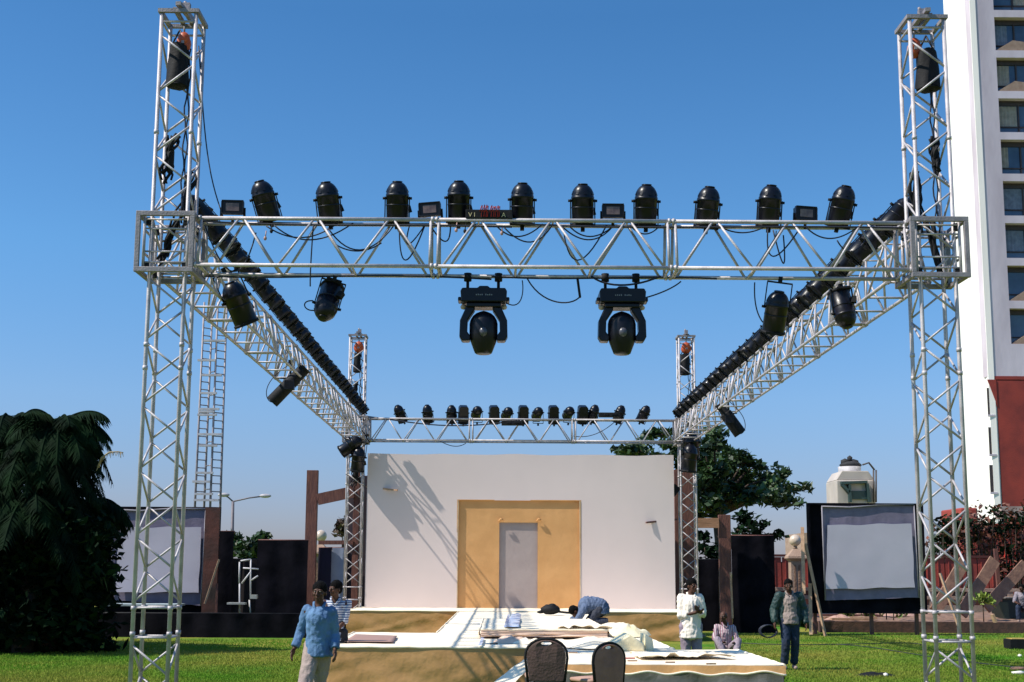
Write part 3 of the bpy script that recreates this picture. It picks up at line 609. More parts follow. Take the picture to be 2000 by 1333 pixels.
for i in (3, 4):
    px = (715, 830, 905, 1140, 1330)[i]; py = (1250, 1252, 1225, 1228, 1282)[i]; z_ = SZ+(.12 if i == 3 else 0); c = G(px, py, z_); a = R.uniform(-.5, .5); u = V((cos(a), sin(a), 0)); v_ = V((-sin(a), cos(a), 0)); w_ = (.5, .7, .6, .45, .6)[i]
    flap('wrinkled cream cloth sheet '+['on the bare board', 'in the middle of the near left platform', 'on the runway left of the blue sheet', 'on the raised runway piece right of centre', 'on the nearest platform right of the right chair'][i], [c-u*w_-v_*.3, c+u*w_-v_*.3, c+u*w_*.8+v_*.5, c-u*w_*.9+v_*.4], STAGE if i != 1 else mat('butter_cloth', (1, 1, 1)), 'loose_cloth', 'cloth', .09, 22, 'loose cloth sheets on the stage')
for lb, pts in (('thin dark strand imitating a shadow streak over the right lawn towards the near right tower', [(1590, 1262), (1700, 1255), (1790, 1292), (1900, 1296), (2030, 1312)]), ('thin dark strand imitating a shadow streak on the right lawn in front of the planting bed', [(1440, 1258), (1600, 1270), (1780, 1252), (1800, 1262)])):  # dark strands added to stand in for cast-shadow streaks on the grass
    ps = [G(*q)+V((0, 0, .03)) for q in pts]; cable(lb, ps, .011, 'shadow streaks laid on the lawn', n=24)
def black_bag():
    c = G(1075, 1199, SZ); m = MB().ell(c+V((0, 0, .10)), (.24, .18, .13), 14).ell(c+V((.05, 0, .17)), (.12, .12, .09), 10).ell(c+V((-.25, 0, .04)), (.1, .1, .04), 10)
    vs = [V(v) for v in m.v]; m.v = [tuple(v + (v-c).normalized()*.03*noise.noise(v*9)) for v in vs]
    o = m.build('shoulder_bag', BLKM); tag(o, 'black soft bag lying on the stage left of the kneeling man', 'bag')
    s = MB().path([c+V((.2, -.05, .05)), c+V((.4, -.1, .03)), c+V((.6, -.1, .02))], .03, 6).build('bag_strap', BLKM, o)
black_bag()

# ------------------------------------------------ chairs
def chair(lb, px, py, w_pix, turn, Y, col):
    top = P(px, py, Y); t = thing('banquet_chair', lb, 'chair', (top.x, Y, 0), turn, 'two round-backed chairs before the stage')
    zt = top.z; hw = .225; zs = zt-.40
    def outline(k=1.0, dz=0):
        pts = [(-hw*.86, -.46)]
        for i in range(13):
            a = pi - pi*i/12; pts.append((hw*cos(a)*(1.0), -.20+.20*sin(a)**.8 if sin(a) > 0 else -.2))
        pts.append((hw*.86, -.46)); return [(x*k, z*k+dz) for x, z in pts]
    fr = [V((x, .0, zt+z)) for x, z in outline()]
    MB().path(fr, .014, 8).build('back_frame', BLKM, t)
    pts = outline(.93, -.012); bm_ = MB(); 
    # padded back with a hand slot near its top
    sl = [(-.055, -.055), (-.035, -.035), (.035, -.035), (.055, -.055), (.045, -.068), (-.045, -.068)]
    n = len(pts); cx, cz = 0, -.05
    def ringpt(a):     # outer point along angle a from slot centre
        best = None
        for i in range(n):
            (xa, za), (xb, zb) = pts[i], pts[(i+1) % n]; dx, dz_ = cos(a), sin(a); ex, ez = xb-xa, zb-za
            den = dx*ez-dz_*ex
            if abs(den) < 1e-9: continue
            tt = ((xa-cx)*ez-(za-cz)*ex)/den; uu = ((xa-cx)*dz_-(za-cz)*dx)/den
            if tt > 0 and -1e-6 <= uu <= 1+1e-6: best = tt if best is None else max(best, tt)
        return best or .1
    N = 72; vin, vout = [], []
    for i in range(N):
        a = 2*pi*i/N; ri = 1/sqrt((cos(a)/.058)**2+(sin(a)/.018)**2); vin.append((cx+ri*cos(a), cz+ri*sin(a))); ro = ringpt(a); vout.append((cx+ro*cos(a), cz+ro*sin(a)))
    vs = []; 
    for y in (-.012, .035):
        vs += [V((x, y, zt+z)) for x, z in vin]; vs += [V((x*.5+xo*.5, y+(-.012 if y < 0 else .012), zt+(z+zo)/2)) for (x, z), (xo, zo) in zip(vin, vout)]; vs += [V((x, y, zt+z)) for x, z in vout]
    fs = []
    for s_ in (0, 3*N):
        for r_ in (0, 1):
            for i in range(N): fs.append((s_+r_*N+i, s_+r_*N+(i+1) % N, s_+(r_+1)*N+(i+1) % N, s_+(r_+1)*N+i))
    for off in (0, 2*N):
        for i in range(N): fs.append((off+i, off+(i+1) % N, 3*N+off+(i+1) % N, 3*N+off+i))
    bm_.add(vs, fs, False); bm_.build('backrest', col, t)
    hy = .43
    def sf(u, v):
        a = 2*pi*u; r = [0.02, .6, .97, 1, .97, .6, .02][int(round(v*6))]; z = [.03, .03, .018, 0, -.02, -.025, -.025][int(round(v*6))]
        return V((max(-hw, min(hw, 1.25*hw*cos(a)))*r, .24+max(-.21, min(.21, .26*sin(a)))*r, zs+z))
    MB().grid(sf, 28, 6).build('seat', mat('pink_beige_seat', (.42, .26, .20), .8, 0, (.34, .2, .15), 6), t)
    for s in (-1, 1):
        MB().path([V((s*hw*.86, 0, zt-.46)), V((s*hw*.9, -.0, zs-.05)), V((s*hw*.95, -.05, 0.0))], .013, 8).build('leg', BLKM, t)
        MB().path([V((s*hw*.9, .40, zs-.03)), V((s*hw*.95, .46, 0.0))], .013, 8).build('leg', BLKM, t)
    MB().tube((-hw*.9, 0, zs-.04), (hw*.9, 0, zs-.04), .011).tube((-hw*.9, .4, zs-.035), (hw*.9, .4, zs-.035), .011).path([V((-hw*.9, 0.0, zs-.25)), V((0, .0, zs-.10)), V((hw*.9, .0, zs-.25))], .009, 6).build('seat_frame', BLKM, t)
chair('dark round-backed chair, left of the two in front of the stage', 1067, 1248, 75, 0.0, 14.0, mat('dark_brown_pad', (.10, .055, .045), .8, 0, (.07, .04, .03), 8, .2, 40))
chair('dark reddish round-backed chair turned aside, right of the two, with beige seat', 1189, 1256, 62, .62, 14.1, mat('reddish_brown_pad', (.32, .15, .11), .8, 0, (.24, .11, .08), 8, .2, 40))

# ------------------------------------------------ screens at the sides
def proj_screen(lb, bx, sc_pts, bd_pts, Y, depth, feet, side_x, cats):
    """bx = outer box (px0,py0,px1), sc/bd = corner pixels of cloth and its border"""
    x0, x1, zt = P(bx[0], bx[1], Y).x, P(bx[2], bx[1], Y).x, P(bx[0], bx[1], Y).z
    t = thing('projection_screen', lb, 'screen', ((x0+x1)/2, Y, 0), 0, 'two projection screens'); o = V(t.location)
    def q(px, py, dy): return P(px, py, Y+dy) - o
    zb = P(bx[0], bx[3], Y).z
    MB().box(V((x0, Y, zb))-o, V((x1, Y+.12, zt))-o).box(V((x0, Y-depth, zb))-o, V((x0+.06, Y-.002, zt))-o).box(V((x1-.06, Y-depth, zb))-o, V((x1, Y-.002, zt))-o).box(V((x0+.062, Y-depth, zt-.06))-o, V((x1-.062, Y-.002, zt))-o).build('black_surround', DRAPE, t)
    def sheet(pts, dy, amp, sd):
        a, b, c, d = [q(px, py, dy) for px, py in pts]
        def fn(u, v):
            p = a.lerp(b, u).lerp(d.lerp(c, u), v); k = min(u, 1-u, v, 1-v)
            return p + V((.03*noise.noise(V((v*3, sd, 1))) if k == 0 else 0, amp*noise.noise(V((p.x*1.5, p.z*1.5, sd))), .03*noise.noise(V((u*4, sd, 2))) if k == 0 else 0))
        return MB().grid(fn, 24, 18)
    b_ = sheet(bd_pts, -.08, .03, 3).build('border', MESHC, t); s_ = sheet(sc_pts, -.16, .006, 6).build('screen_cloth', SCREEN, t)
    a, b = q(*bd_pts[3], -.12), q(*bd_pts[2], -.12); MB().path([a+V((0, 0, -.02)), a.lerp(b, .3)+V((0, 0, -.06)), a.lerp(b, .6)+V((0, 0, .0)), b], .025, 6).path([q(*bd_pts[0], -.12), q(*bd_pts[3], -.12)], .02, 6).path([q(*bd_pts[1], -.12), q(*bd_pts[2], -.12)], .02, 6).build('rope_edge', mat('grey_rope', (.3, .28, .32), .8), t)
    for fx in feet: MB().box(V((P(fx, 1200, Y+.3).x-.05, Y+.16, 0))-o, V((P(fx, 1200, Y+.3).x+.05, Y+.26, zb+1.5))-o).build('support_post', WOOD, t)
    return t
proj_screen('grey projection screen in a black surround on the right lawn', (1576, 983, 1800, 1198), [(1613, 1151), (1787, 1148), (1780, 1023), (1616, 1026)], [(1612, 1173), (1795, 1168), (1785, 986), (1605, 988)], 39.0, .14, (1590, 1700, 1788), 0, 0)
proj_screen('grey projection screen in a black surround behind the near left tower', (215, 990, 431, 1235), [(224, 1157), (388, 1158), (393, 1030), (232, 1030)], [(216, 1172), (392, 1184), (402, 994), (222, 994)], 37.5, .12, (240, 400), 0, 0)
t = thing('timber_hoarding', 'red brown timber hoarding right of the left projection screen', 'hoarding', P(418, 1240, 37.0))
o = V(t.location); xa, xb = P(404, 1000, 37).x, P(432, 1000, 37).x
MB().box(V((xa, 36.8, .0))-o, V((xb, 36.9, P(404, 992, 37).z))-o).build('board', mat('rust_brown_panel', (.11, .03, .02), .7, 0, (.02, .01, .008), 1.2, .2, 8), t)
for a, b in (((428, 1093), (400, 1180)), ((424, 1140), (421, 1228))): MB().bar(P(*a, 36.6)-o, P(*b, 36.5)-o, .06, .05).build('prop', WOOD if a[0] == 424 else PALEW, t)
for a, b, lb in (((1567, 1030), (1570, 1160), 'upright pale batten at the left edge of the right projection screen'), ((1573, 1062), (1612, 1243), 'slanting pale batten propping the right projection screen'), ((1582, 1140), (1584, 1240), 'short upright batten in front of the right projection screen'), ((1836, 1120), (1876, 1235), 'slanting pale batten behind the near right tower')):
    o = MB().bar(P(*a, 38.5), P(*b, 38.2), .13 if 'slant' in lb else .10, .05).build('batten', PALEW); tag(o, lb, 'batten', 'battens by the right screen')
o = MB().box(V((P(400, 1, 37).x-2.6, 35.7, P(300, 1183, 36.5).z)), V((P(400, 1, 37).x+.2, 36.9, P(300, 1183, 36.5).z+.05))).build('table_top_sheet', mat('pale_blue_grey_paint', (.35, .42, .45), .6)); tag(o, 'pale blue grey shelf under the left projection screen', 'shelf')
# black drapes
def drape(lb, px0, px1, py, Y, mt=DRAPE, th=.3, zb=0.0, grp='black drapes round the lawn'):
    x0, x1, zt = P(px0, py, Y).x, P(px1, py, Y).x, P(px0, py, Y).z
    def fn(u, v):
        x = x0+(x1-x0)*u; return V((x, Y+.018*sin(x*9+.6*sin(v*3))+.03*noise.noise(V((x, v, 1))), zb+(zt-zb)*v+(.03*noise.noise(V((x*.7, 1, 1))) if v == 1 else 0)))
    t = thing('drape_wall', lb, 'drape', ((x0+x1)/2, Y, 0), 0, grp); o = V(t.location)
    m = MB().grid(lambda u, v: fn(u, v)-o, int((x1-x0)*10)+4, 6); m.build('drape', mt, t)
    FM = BLKM if 'low' in lb else WOOD
    MB().tube(V((x0, Y+.12, zt-.02))-o, V((x1, Y+.12, zt-.02))-o, .04).tube(V((x0+.1, Y+.2, 0))-o, V((x0+.1, Y+.12, zt-.1))-o, .04).tube(V((x1-.1, Y+.2, 0))-o, V((x1-.1, Y+.12, zt-.1))-o, .04).build('frame', FM, t)
    return t
drape('tall black drape between the left projection screen and the timber post', 503, 602, 1055, 36.6)
drape('lower black drape left of the timber post, behind the steel stand', 425, 505, 1092, 37.4, mat('brown_black_drape', (.02, .012, .014), .95, 0, (.01, .006, .008), 1))
drape('narrow black drape between the rust brown hoarding and the steel stand', 430, 457, 1038, 37.2)
drape('blue black drape right of the timber post', 622, 648, 1070, 38.9, mat('blue_black_drape', (.012, .010, .035), .9))
drape('pale blue sheet hanging between post and far left tower', 646, 674, 1070, 39.1, mat('pale_blue_sheet', (.32, .38, .52), .8, 0, (.26, .31, .45), 2))
drape('tall black drape right of the backdrop under the tree', 1428, 1512, 1046, 40.0)
drape('black drape low behind the timber gate right of the backdrop', 1358, 1403, 1093, 41.0)
drape('narrow dark drape behind the far left tower', 676, 724, 930, 39.3, mat('dark_mauve_drape', (.05, .035, .045), .9, 0, (.03, .02, .03), 2))
drape('low black cloth along the lawn edge behind the near left tower', -60, 660, 1196, 35.5)
# timber gate structures
def gate(lb, posts, beams, Y):
    t = thing('timber_gate', lb, 'gate', (P(posts[0][0], 1200, Y).x, Y, 0), 0, 'rough timber gates'); o = V(t.location)
    for px0, px1, py in posts:
        a, b = P(px0, py, Y), P(px1, py, Y); MB().box(V((a.x, Y-.08, 0))-o, V((b.x, Y+.1, a.z))-o).build('post', WOOD, t, .01)
    for a, b, w_ in beams:
        q, r = P(*a, Y-.12), P(*b, Y-.12); MB().bar(q-o, r-o, .06, w_).build('beam', WOOD if a[0] < 1300 else mat('pale_beam', (.40, .20, .11), .7, 0, (.3, .15, .08), 4, .2, 12, stretch=(.4, 3, 3)), t)
    return t
gate('rough red brown timber gate left of the backdrop', [(600, 622, 919), (692, 704, 918)], [((620, 976), (690, 961), .34), ((622, 1060), (690, 1060), .12)], 38.7)
gate('rough timber gate with a pale lintel right of the backdrop', [(1316, 1356, 918), (1403, 1426, 1006)], [((1357, 1022), (1404, 1022), .30)], 39.3)
o = MB().bar(P(1427, 1118, 38.6), P(1431, 1208, 38.6), .06, .05).build('batten', PALEW); tag(o, 'thin upright pale stick in front of the tall black drape', 'batten')
# steel stand with white tubes left
t = thing('steel_stand', 'white painted steel stand of tubes before the left black drape', 'stand', P(480, 1200, 36)); o = V(t.location); m = MB()
for a, b in (((470, 1096), (490, 1093)), ((490, 1093), (489, 1170)), ((475, 1110), (505, 1112)), ((468, 1098), (467, 1140)), ((472, 1140), (489, 1118)), ((489, 1135), (504, 1125)), ((487, 1172), (489, 1200)), ((468, 1140), (468, 1200))): m.tube(P(*a, 36)-o, P(*b, 36)-o, .022)
m.build('frame', mat('white_paint_steel', (.6, .58, .6), .5), t)
MB().box(P(443, 1181, 35.8)-o, P(482, 1177, 36.1)-o).box(P(488, 1170, 35.8)-o, P(504, 1162, 36.0)-o).build('base_tray', mat('grey_white_tray', (.42, .42, .42), .5), t)
o = MB().box(P(422, 1204, 36), P(438, 1199, 36.3)).box(P(424, 1199, 36), P(434, 1197, 36.2)).build('white_can', mat('white_can', (.5, .45, .42), .5), None, .01); tag(o, 'small pale box at the foot of the left timber panel', 'box')

# ------------------------------------------------ ladder mast, lamp, cooling tower
def mast(Y=44):
    t = thing('lattice_mast', 'tall grey ladder-like mast standing behind the left projection screen', 'mast', (P(405, 1000, Y).x, Y, 0)); o = V(t.location)
    zt = P(410, 592, Y).z
    cols = [(-.43, -.1), (-.16, .15), (.13, -.15), (.43, .1)]
    GR = mat('galvanised_grey', (.34, .30, .30), .6, .3, (.22, .19, .2), 5)
    for cx, cy in cols: MB().tube((cx, cy, 0), (cx*.86, cy, zt), .045, .032, n=8).build('leg', GR, t)
    m = MB(); z = .4; i = 0
    while z < zt-.1:
        for k in (0, 1, 2):
            if k != 1: MB().tube((cols[k][0]*.93, cols[k][1], z), (cols[k+1][0]*.93, cols[k+1][1], z), .02, n=6).build('rung', GR, t)
        if i % 3 == 0: MB().tube((cols[1][0], cols[1][1], z+.08), (cols[2][0], cols[2][1], z+.08), .02, n=6).build('tie_bar', GR, t)
        z += .27; i += 1
    m = MB(); R = random.Random(2)
    for py in (668, 706, 735, 770, 801, 806, 812, 850, 872, 925, 942, 966, 978):
        z = P(405, py, Y).z; a = R.uniform(-.5, -.3); b = R.uniform(.1, .45); MB().cbox(((a+b)/2, -.22, z), (b-a, .1, .07)).build('clamp_bar', mat('pale_clamp', (.62, .58, .58), .5, .2), t)
mast()
Yl = 80
t = thing('street_lamp', 'double-armed street lamp on a grey pole, far left behind the drapes', 'street lamp', (P(455, 1050, Yl).x, Yl, 0)); o = V(t.location)
top = P(455, 980, Yl)-o; GRL = mat('lamp_pole_grey', (.16, .14, .16), .6, .2)
MB().tube((0, 0, 0), top, .14, .09).build('pole', GRL, t)
for px, py in ((437, 967), (518, 969)):
    e = P(px, py, Yl)-o; MB().path([top, top.lerp(e, .5)+V((0, 0, .05)), e], .05).build('arm', GRL, t)
    MB().ell(e, (.38, .18, .13), 12).build('lamp_head', mat('lamp_head_grey', (.45, .42, .44), .5), t)
Yc = 105
t = thing('cooling_tower', 'white water tank with dark fan top and steel ladder, far beyond the right screen', 'water tank', (P(1662, 1000, Yc).x, Yc, 0)); o = V(t.location)
a, b = P(1623, 932, Yc)-o, P(1699, 985, Yc)-o; zc = P(1660, 941, Yc).z; CR = mat('cream_tank', (.46, .40, .36), .7, 0, (.38, .33, .30), .6)
MB().box((a.x, -1.7, 5.0), (b.x, 1.7, zc)).build('tank', CR, t, .08)
MB().prism([(a.x, zc), (b.x, zc), (b.x-.5, zc+.75), (a.x+.5, zc+.75)], -1.6, 1.6).build('shoulder', CR, t, .05)
MB().lathe([(.9, zc+.74), (.92, zc+1.2), (.84, zc+1.2), (.84, zc+1.1), (.0, zc+1.05)], 20).build('fan_ring', mat('pale_grey_ring', (.5, .47, .48), .6), t)
MB().ell((.1, 0, zc+1.35), (.95, .7, .35), 9).ell((-.35, 0, zc+1.6), (.4, .4, .3), 7).ell((.4, .1, zc+1.6), (.45, .4, .26), 7).ell((.05, 0, zc+1.85), (.25, .25, .3), 6).build('fan_cover', mat('dark_tarp', (.02, .02, .025), .8, bump=.8, bsc=3), t)
DG = mat('dark_green_steel', (.02, .05, .05), .6)
q = lambda px, py: P(px, py, Yc)-o
m = MB()
for A, B_ in (((1630, 947), (1680, 945)), ((1646, 950), (1648, 984)), ((1632, 950), (1646, 965)), ((1680, 948), (1685, 984))): m.bar(q(*A)+V((0, -1.9, 0)), q(*B_)+V((0, -1.9, 0)), .5, .2)
m.box(q(1652, 978)+V((0, -1.9, 0)), q(1686, 962)+V((0, -1.8, 0))); m.build('steel_bracket', DG, t)
m = MB()
for px in (1693, 1698): m.tube(q(px, 984)+V((0, -1.9, 0)), q(px, 922)+V((0, -1.9, 0)), .07)
m.path([q(1695, 922)+V((0, -1.9, 0)), q(1684, 908)+V((0, -1.9, 0)), q(1672, 912)+V((0, -1.9, 0))], .08); m.build('ladder', WINFR, t)
MB().box((a.x-3, -2.5, 0), (b.x+3, 4, 5.0)).build('service_block', STONE, t)

# ------------------------------------------------ globe lamps, boundary wall, red fence
def globe(lb, px, Y, py, pillar=True):
    c = P(px, py, Y); t = thing('globe_lamp', lb, 'garden lamp', (c.x, Y, 0), 0, 'globe lamps on the boundary'); z = c.z
    MB().ell((0, 0, z), .23, 18).build('globe', mat('cream_globe', (.72, .58, .46), .3, spec=.6), t)
    MB().lathe([(.0, z-.2), (.07, z-.22), (.09, z-.33), (.0, z-.33)], 12).build('neck', STONE, t)
    pr = [(.0, z-.33), (.16, z-.34), (.50, z-.62), (.52, z-.70), (.34, z-.82), (.34, .55), (.46, .5), (.46, 0)]
    MB().lathe(pr, 4, M.Rotation(pi/4, 4, 'Z'), False).build('pillar', STONE, t)
    m = MB()
    for dx in (-.12, .04): m.box((dx, -.26, .9), (dx+.07, -.235, z-.95))
    m.build('pillar_grooves', SOIL, t)
globe('cream globe lamp on a stone pillar between the black drape and right screen', 1553, 51, 1056)
globe('cream globe lamp showing above the drape behind the left timber gate', 627, 51, 1047)
t = thing('boundary_wall', 'pink beige stone parapet wall with rails behind the right lawn', 'wall', (12, 53.5, 0)); xa, xb = P(1340, 1, 53.5).x-12, 45
m = MB().box((xa, -.2, 0), (xb, .2, .55)); m.build('plinth', STONE, t)
for z in (.78, 1.10): MB().box((xa, -.12, z), (xb, .12, z+.14)).build('rail', STONE, t, .01)
x = xa
while x < xb: MB().box((x, -.1, .552), (x+.25, .1, 1.098)).build('stub_post', STONE, t); x += 3.2
t = thing('red_fence', 'red painted panel fence behind the stone parapet', 'fence', (12, 56, 0)); m = MB(); fr = MB(); x = P(1440, 1, 56).x-12; i = 0
while x < P(1880, 1, 56).x-12:
    m.box((x, 0, 1.15), (x+.42, .06, 2.5)); m.box((x+.12, -.03, 1.3), (x+.16, -.002, 2.35)); x += .47; i += 1
m.build('panels', REDW, t); MB().box((P(1440, 1, 56).x-12, .07, .0), (P(1880, 1, 56).x-12, .2, 2.3)).box((P(1440, 1, 56).x-12, -.06, 2.52), (P(1880, 1, 56).x-12, .16, 2.62)).build('frame', mat('dark_red_frame', (.10, .02, .015), .7), t)
# raised bed with brick edge
t = thing('planting_bed', 'raised brown soil bed with brick edge behind the right screen', 'planting bed', (14, 42, 0))
y0 = G(1700, 1236).y; xa, xb = G(1605, 1236).x-14, 20
def bed(u, v):
    x = xa+(xb-xa)*u; y = y0+.3+(52.5-y0)*v; return V((x, y-42, .30+.10*noise.noise(V((x*.9, y*.7, 0)))+.05*noise.noise(V((x*3, y*3, 0)))))
MB().grid(bed, 90, 30).build('soil', SOIL, t)
m = MB().box((xa, y0-42, 0), (xb, y0-42+.29, .34)); m.build('brick_edge', mat('dark_brick_edge', (.12, .055, .04), .8, 0, (.06, .03, .025), 6, .3, 20), t)
R = random.Random(9)
for i, (px, py, r) in enumerate(((1750, 1195, .5), (1765, 1185, .7), (1690, 1196, .35), (1640, 1203, .3))):
    c = G(px, py+8, .35); m = MB()
    def fn(u, v):
        a = 2*pi*u; return c + V((cos(a)*v*r*1.6*(1+.3*noise.noise(V((a, i, 0)))), sin(a)*v*r, r*.5*(1-v*v)*(1+.5*noise.noise(V((cos(a)*2*v, sin(a)*2*v, i))))))
    tag(MB().grid(fn, 20, 6).build('rubble_heap', mat('pink_rubble', (.50, .30, .24), .9, 0, (.3, .17, .13), 4, .8, 8)), ['low pink rubble heap in the bed by the near right tower', 'tallest pink rubble heap in the bed', 'small rubble heap under the right screen', 'leftmost little rubble heap in the bed'][i], 'rubble', 'rubble heaps in the bed')
for i, (px, py, l) in enumerate(((1600, 1204, 2.2), (1605, 1209, 1.8), (1625, 1212, 1.3))):
    c = G(px, py, .36); o = MB().box(c, c+V((l, .25, .07))).build('loose_plank', PALEW if i else WOOD); tag(o, ['long brown plank lying behind the slanting batten', 'pale plank lying in front of the long brown one', 'shortest pale plank on the bed edge'][i], 'plank', 'planks lying on the bed')
c = G(1712, 1200, .3); o = MB().box(c+V((-1.3, 0, 0)), c+V((.6, .5, .55))).box(c+V((-1.5, .1, .0)), c+V((-1.31, .4, .35))).build('black_trunk', BLKM, None, .05); tag(o, 'low black crate on the bed under the right screen', 'crate')
# leaning planks
for i, (a, b, y) in enumerate((((1826, 1195), (1884, 1096), 43), ((1878, 1200), (1943, 1094), 43.5), ((1925, 1188), (2003, 1103), 44))):
    o = MB().bar(P(*a, y), P(*b, y+.8), .40, .08, V((0, 1, 0))).build('leaning_plank', mat('old_brown_plank', (.30, .16, .10), .8, 0, (.2, .1, .065), 4, .3, 12)); tag(o, ['leftmost', 'middle', 'rightmost'][i]+' of three thick planks leaning up to the right behind the near right tower', 'plank', 'thick leaning planks')
o = MB().bar(P(1944, 1072, 44.5), P(1953, 1175, 44.5), .12, .12).build('post', WOOD); tag(o, 'thin dark post between the two right leaning planks', 'post')
# dark green trolley, yellow board on pallet
t = thing('garden_trolley', 'dark green tub trolley at the right edge of the lawn', 'trolley', G(1975, 1226)); o = V(t.location)
m = MB().prism([(-.65, 1.0), (1.6, 1.0), (1.6, .15), (-.35, .15)], -.5, .5); m.build('tub', mat('dark_green_paint', (.010, .022, .018), .6), t, .03)
MB().path([V((-.66, -.5, 1.0)), V((1.6, -.5, 1.0))], .03).path([V((-.66, .5, 1.0)), V((1.6, .5, 1.0))], .03).build('rim', mat('worn_grey_rim', (.12, .11, .10), .7), t)
for x in (-.1, 1.1): MB().lathe([(.0, -.05), (.17, -.05), (.17, .05), (0, .05)], 16, M.Translation((x, -.45, .17)) @ M.Rotation(pi/2, 4, 'X')).build('wheel', BLKM, t)
o = MB().bar(P(1938, 1200, 38.2), P(1944, 1216, 38.2), .2, .06).build('pale_block', PALEW); tag(o, 'small pale wooden wedge beside the green trolley', 'block')
t = thing('crate', 'low black crate with a yellow board on top at the right edge of the lawn', 'crate', G(1990, 1268)); MB().box((-.28, -.2, 0), (.8, .25, .24)).build('body', BLKM, t, .01); MB().box((-.22, -.16, .243), (.75, .2, .26)).build('board', mat('yellow_board', (.55, .38, .08), .6), t)
# things on the lawn
heap('flat black cloth dropped on the lawn near the bottom right', 1708, 1321, .42, .14, .06, BLKM, 8, 0)
for i, (px, py, lb) in enumerate(((1730, 1322, 'crumpled white paper at the right end of the black cloth on the lawn'), (1993, 1318, 'larger white paper on the lawn in the bottom right corner'), (1992, 1284, 'tiny white paper below the yellow-topped crate'))):
    c = G(px, py); o = MB().ell(c+V((0, 0, .03)), (.05 if i != 1 else .2, .06, .04), 7).build('white_paper', mat('white_paper', (.8, .76, .7), .8)); tag(o, lb, 'paper', 'papers on the lawn')
c = G(1990, 1310); tag(MB().ell(c+V((0, 0, .03)), (.18, .1, .05), 9).build('brown_rag', SOIL), 'brown rag beside the white paper in the bottom right corner', 'rag')

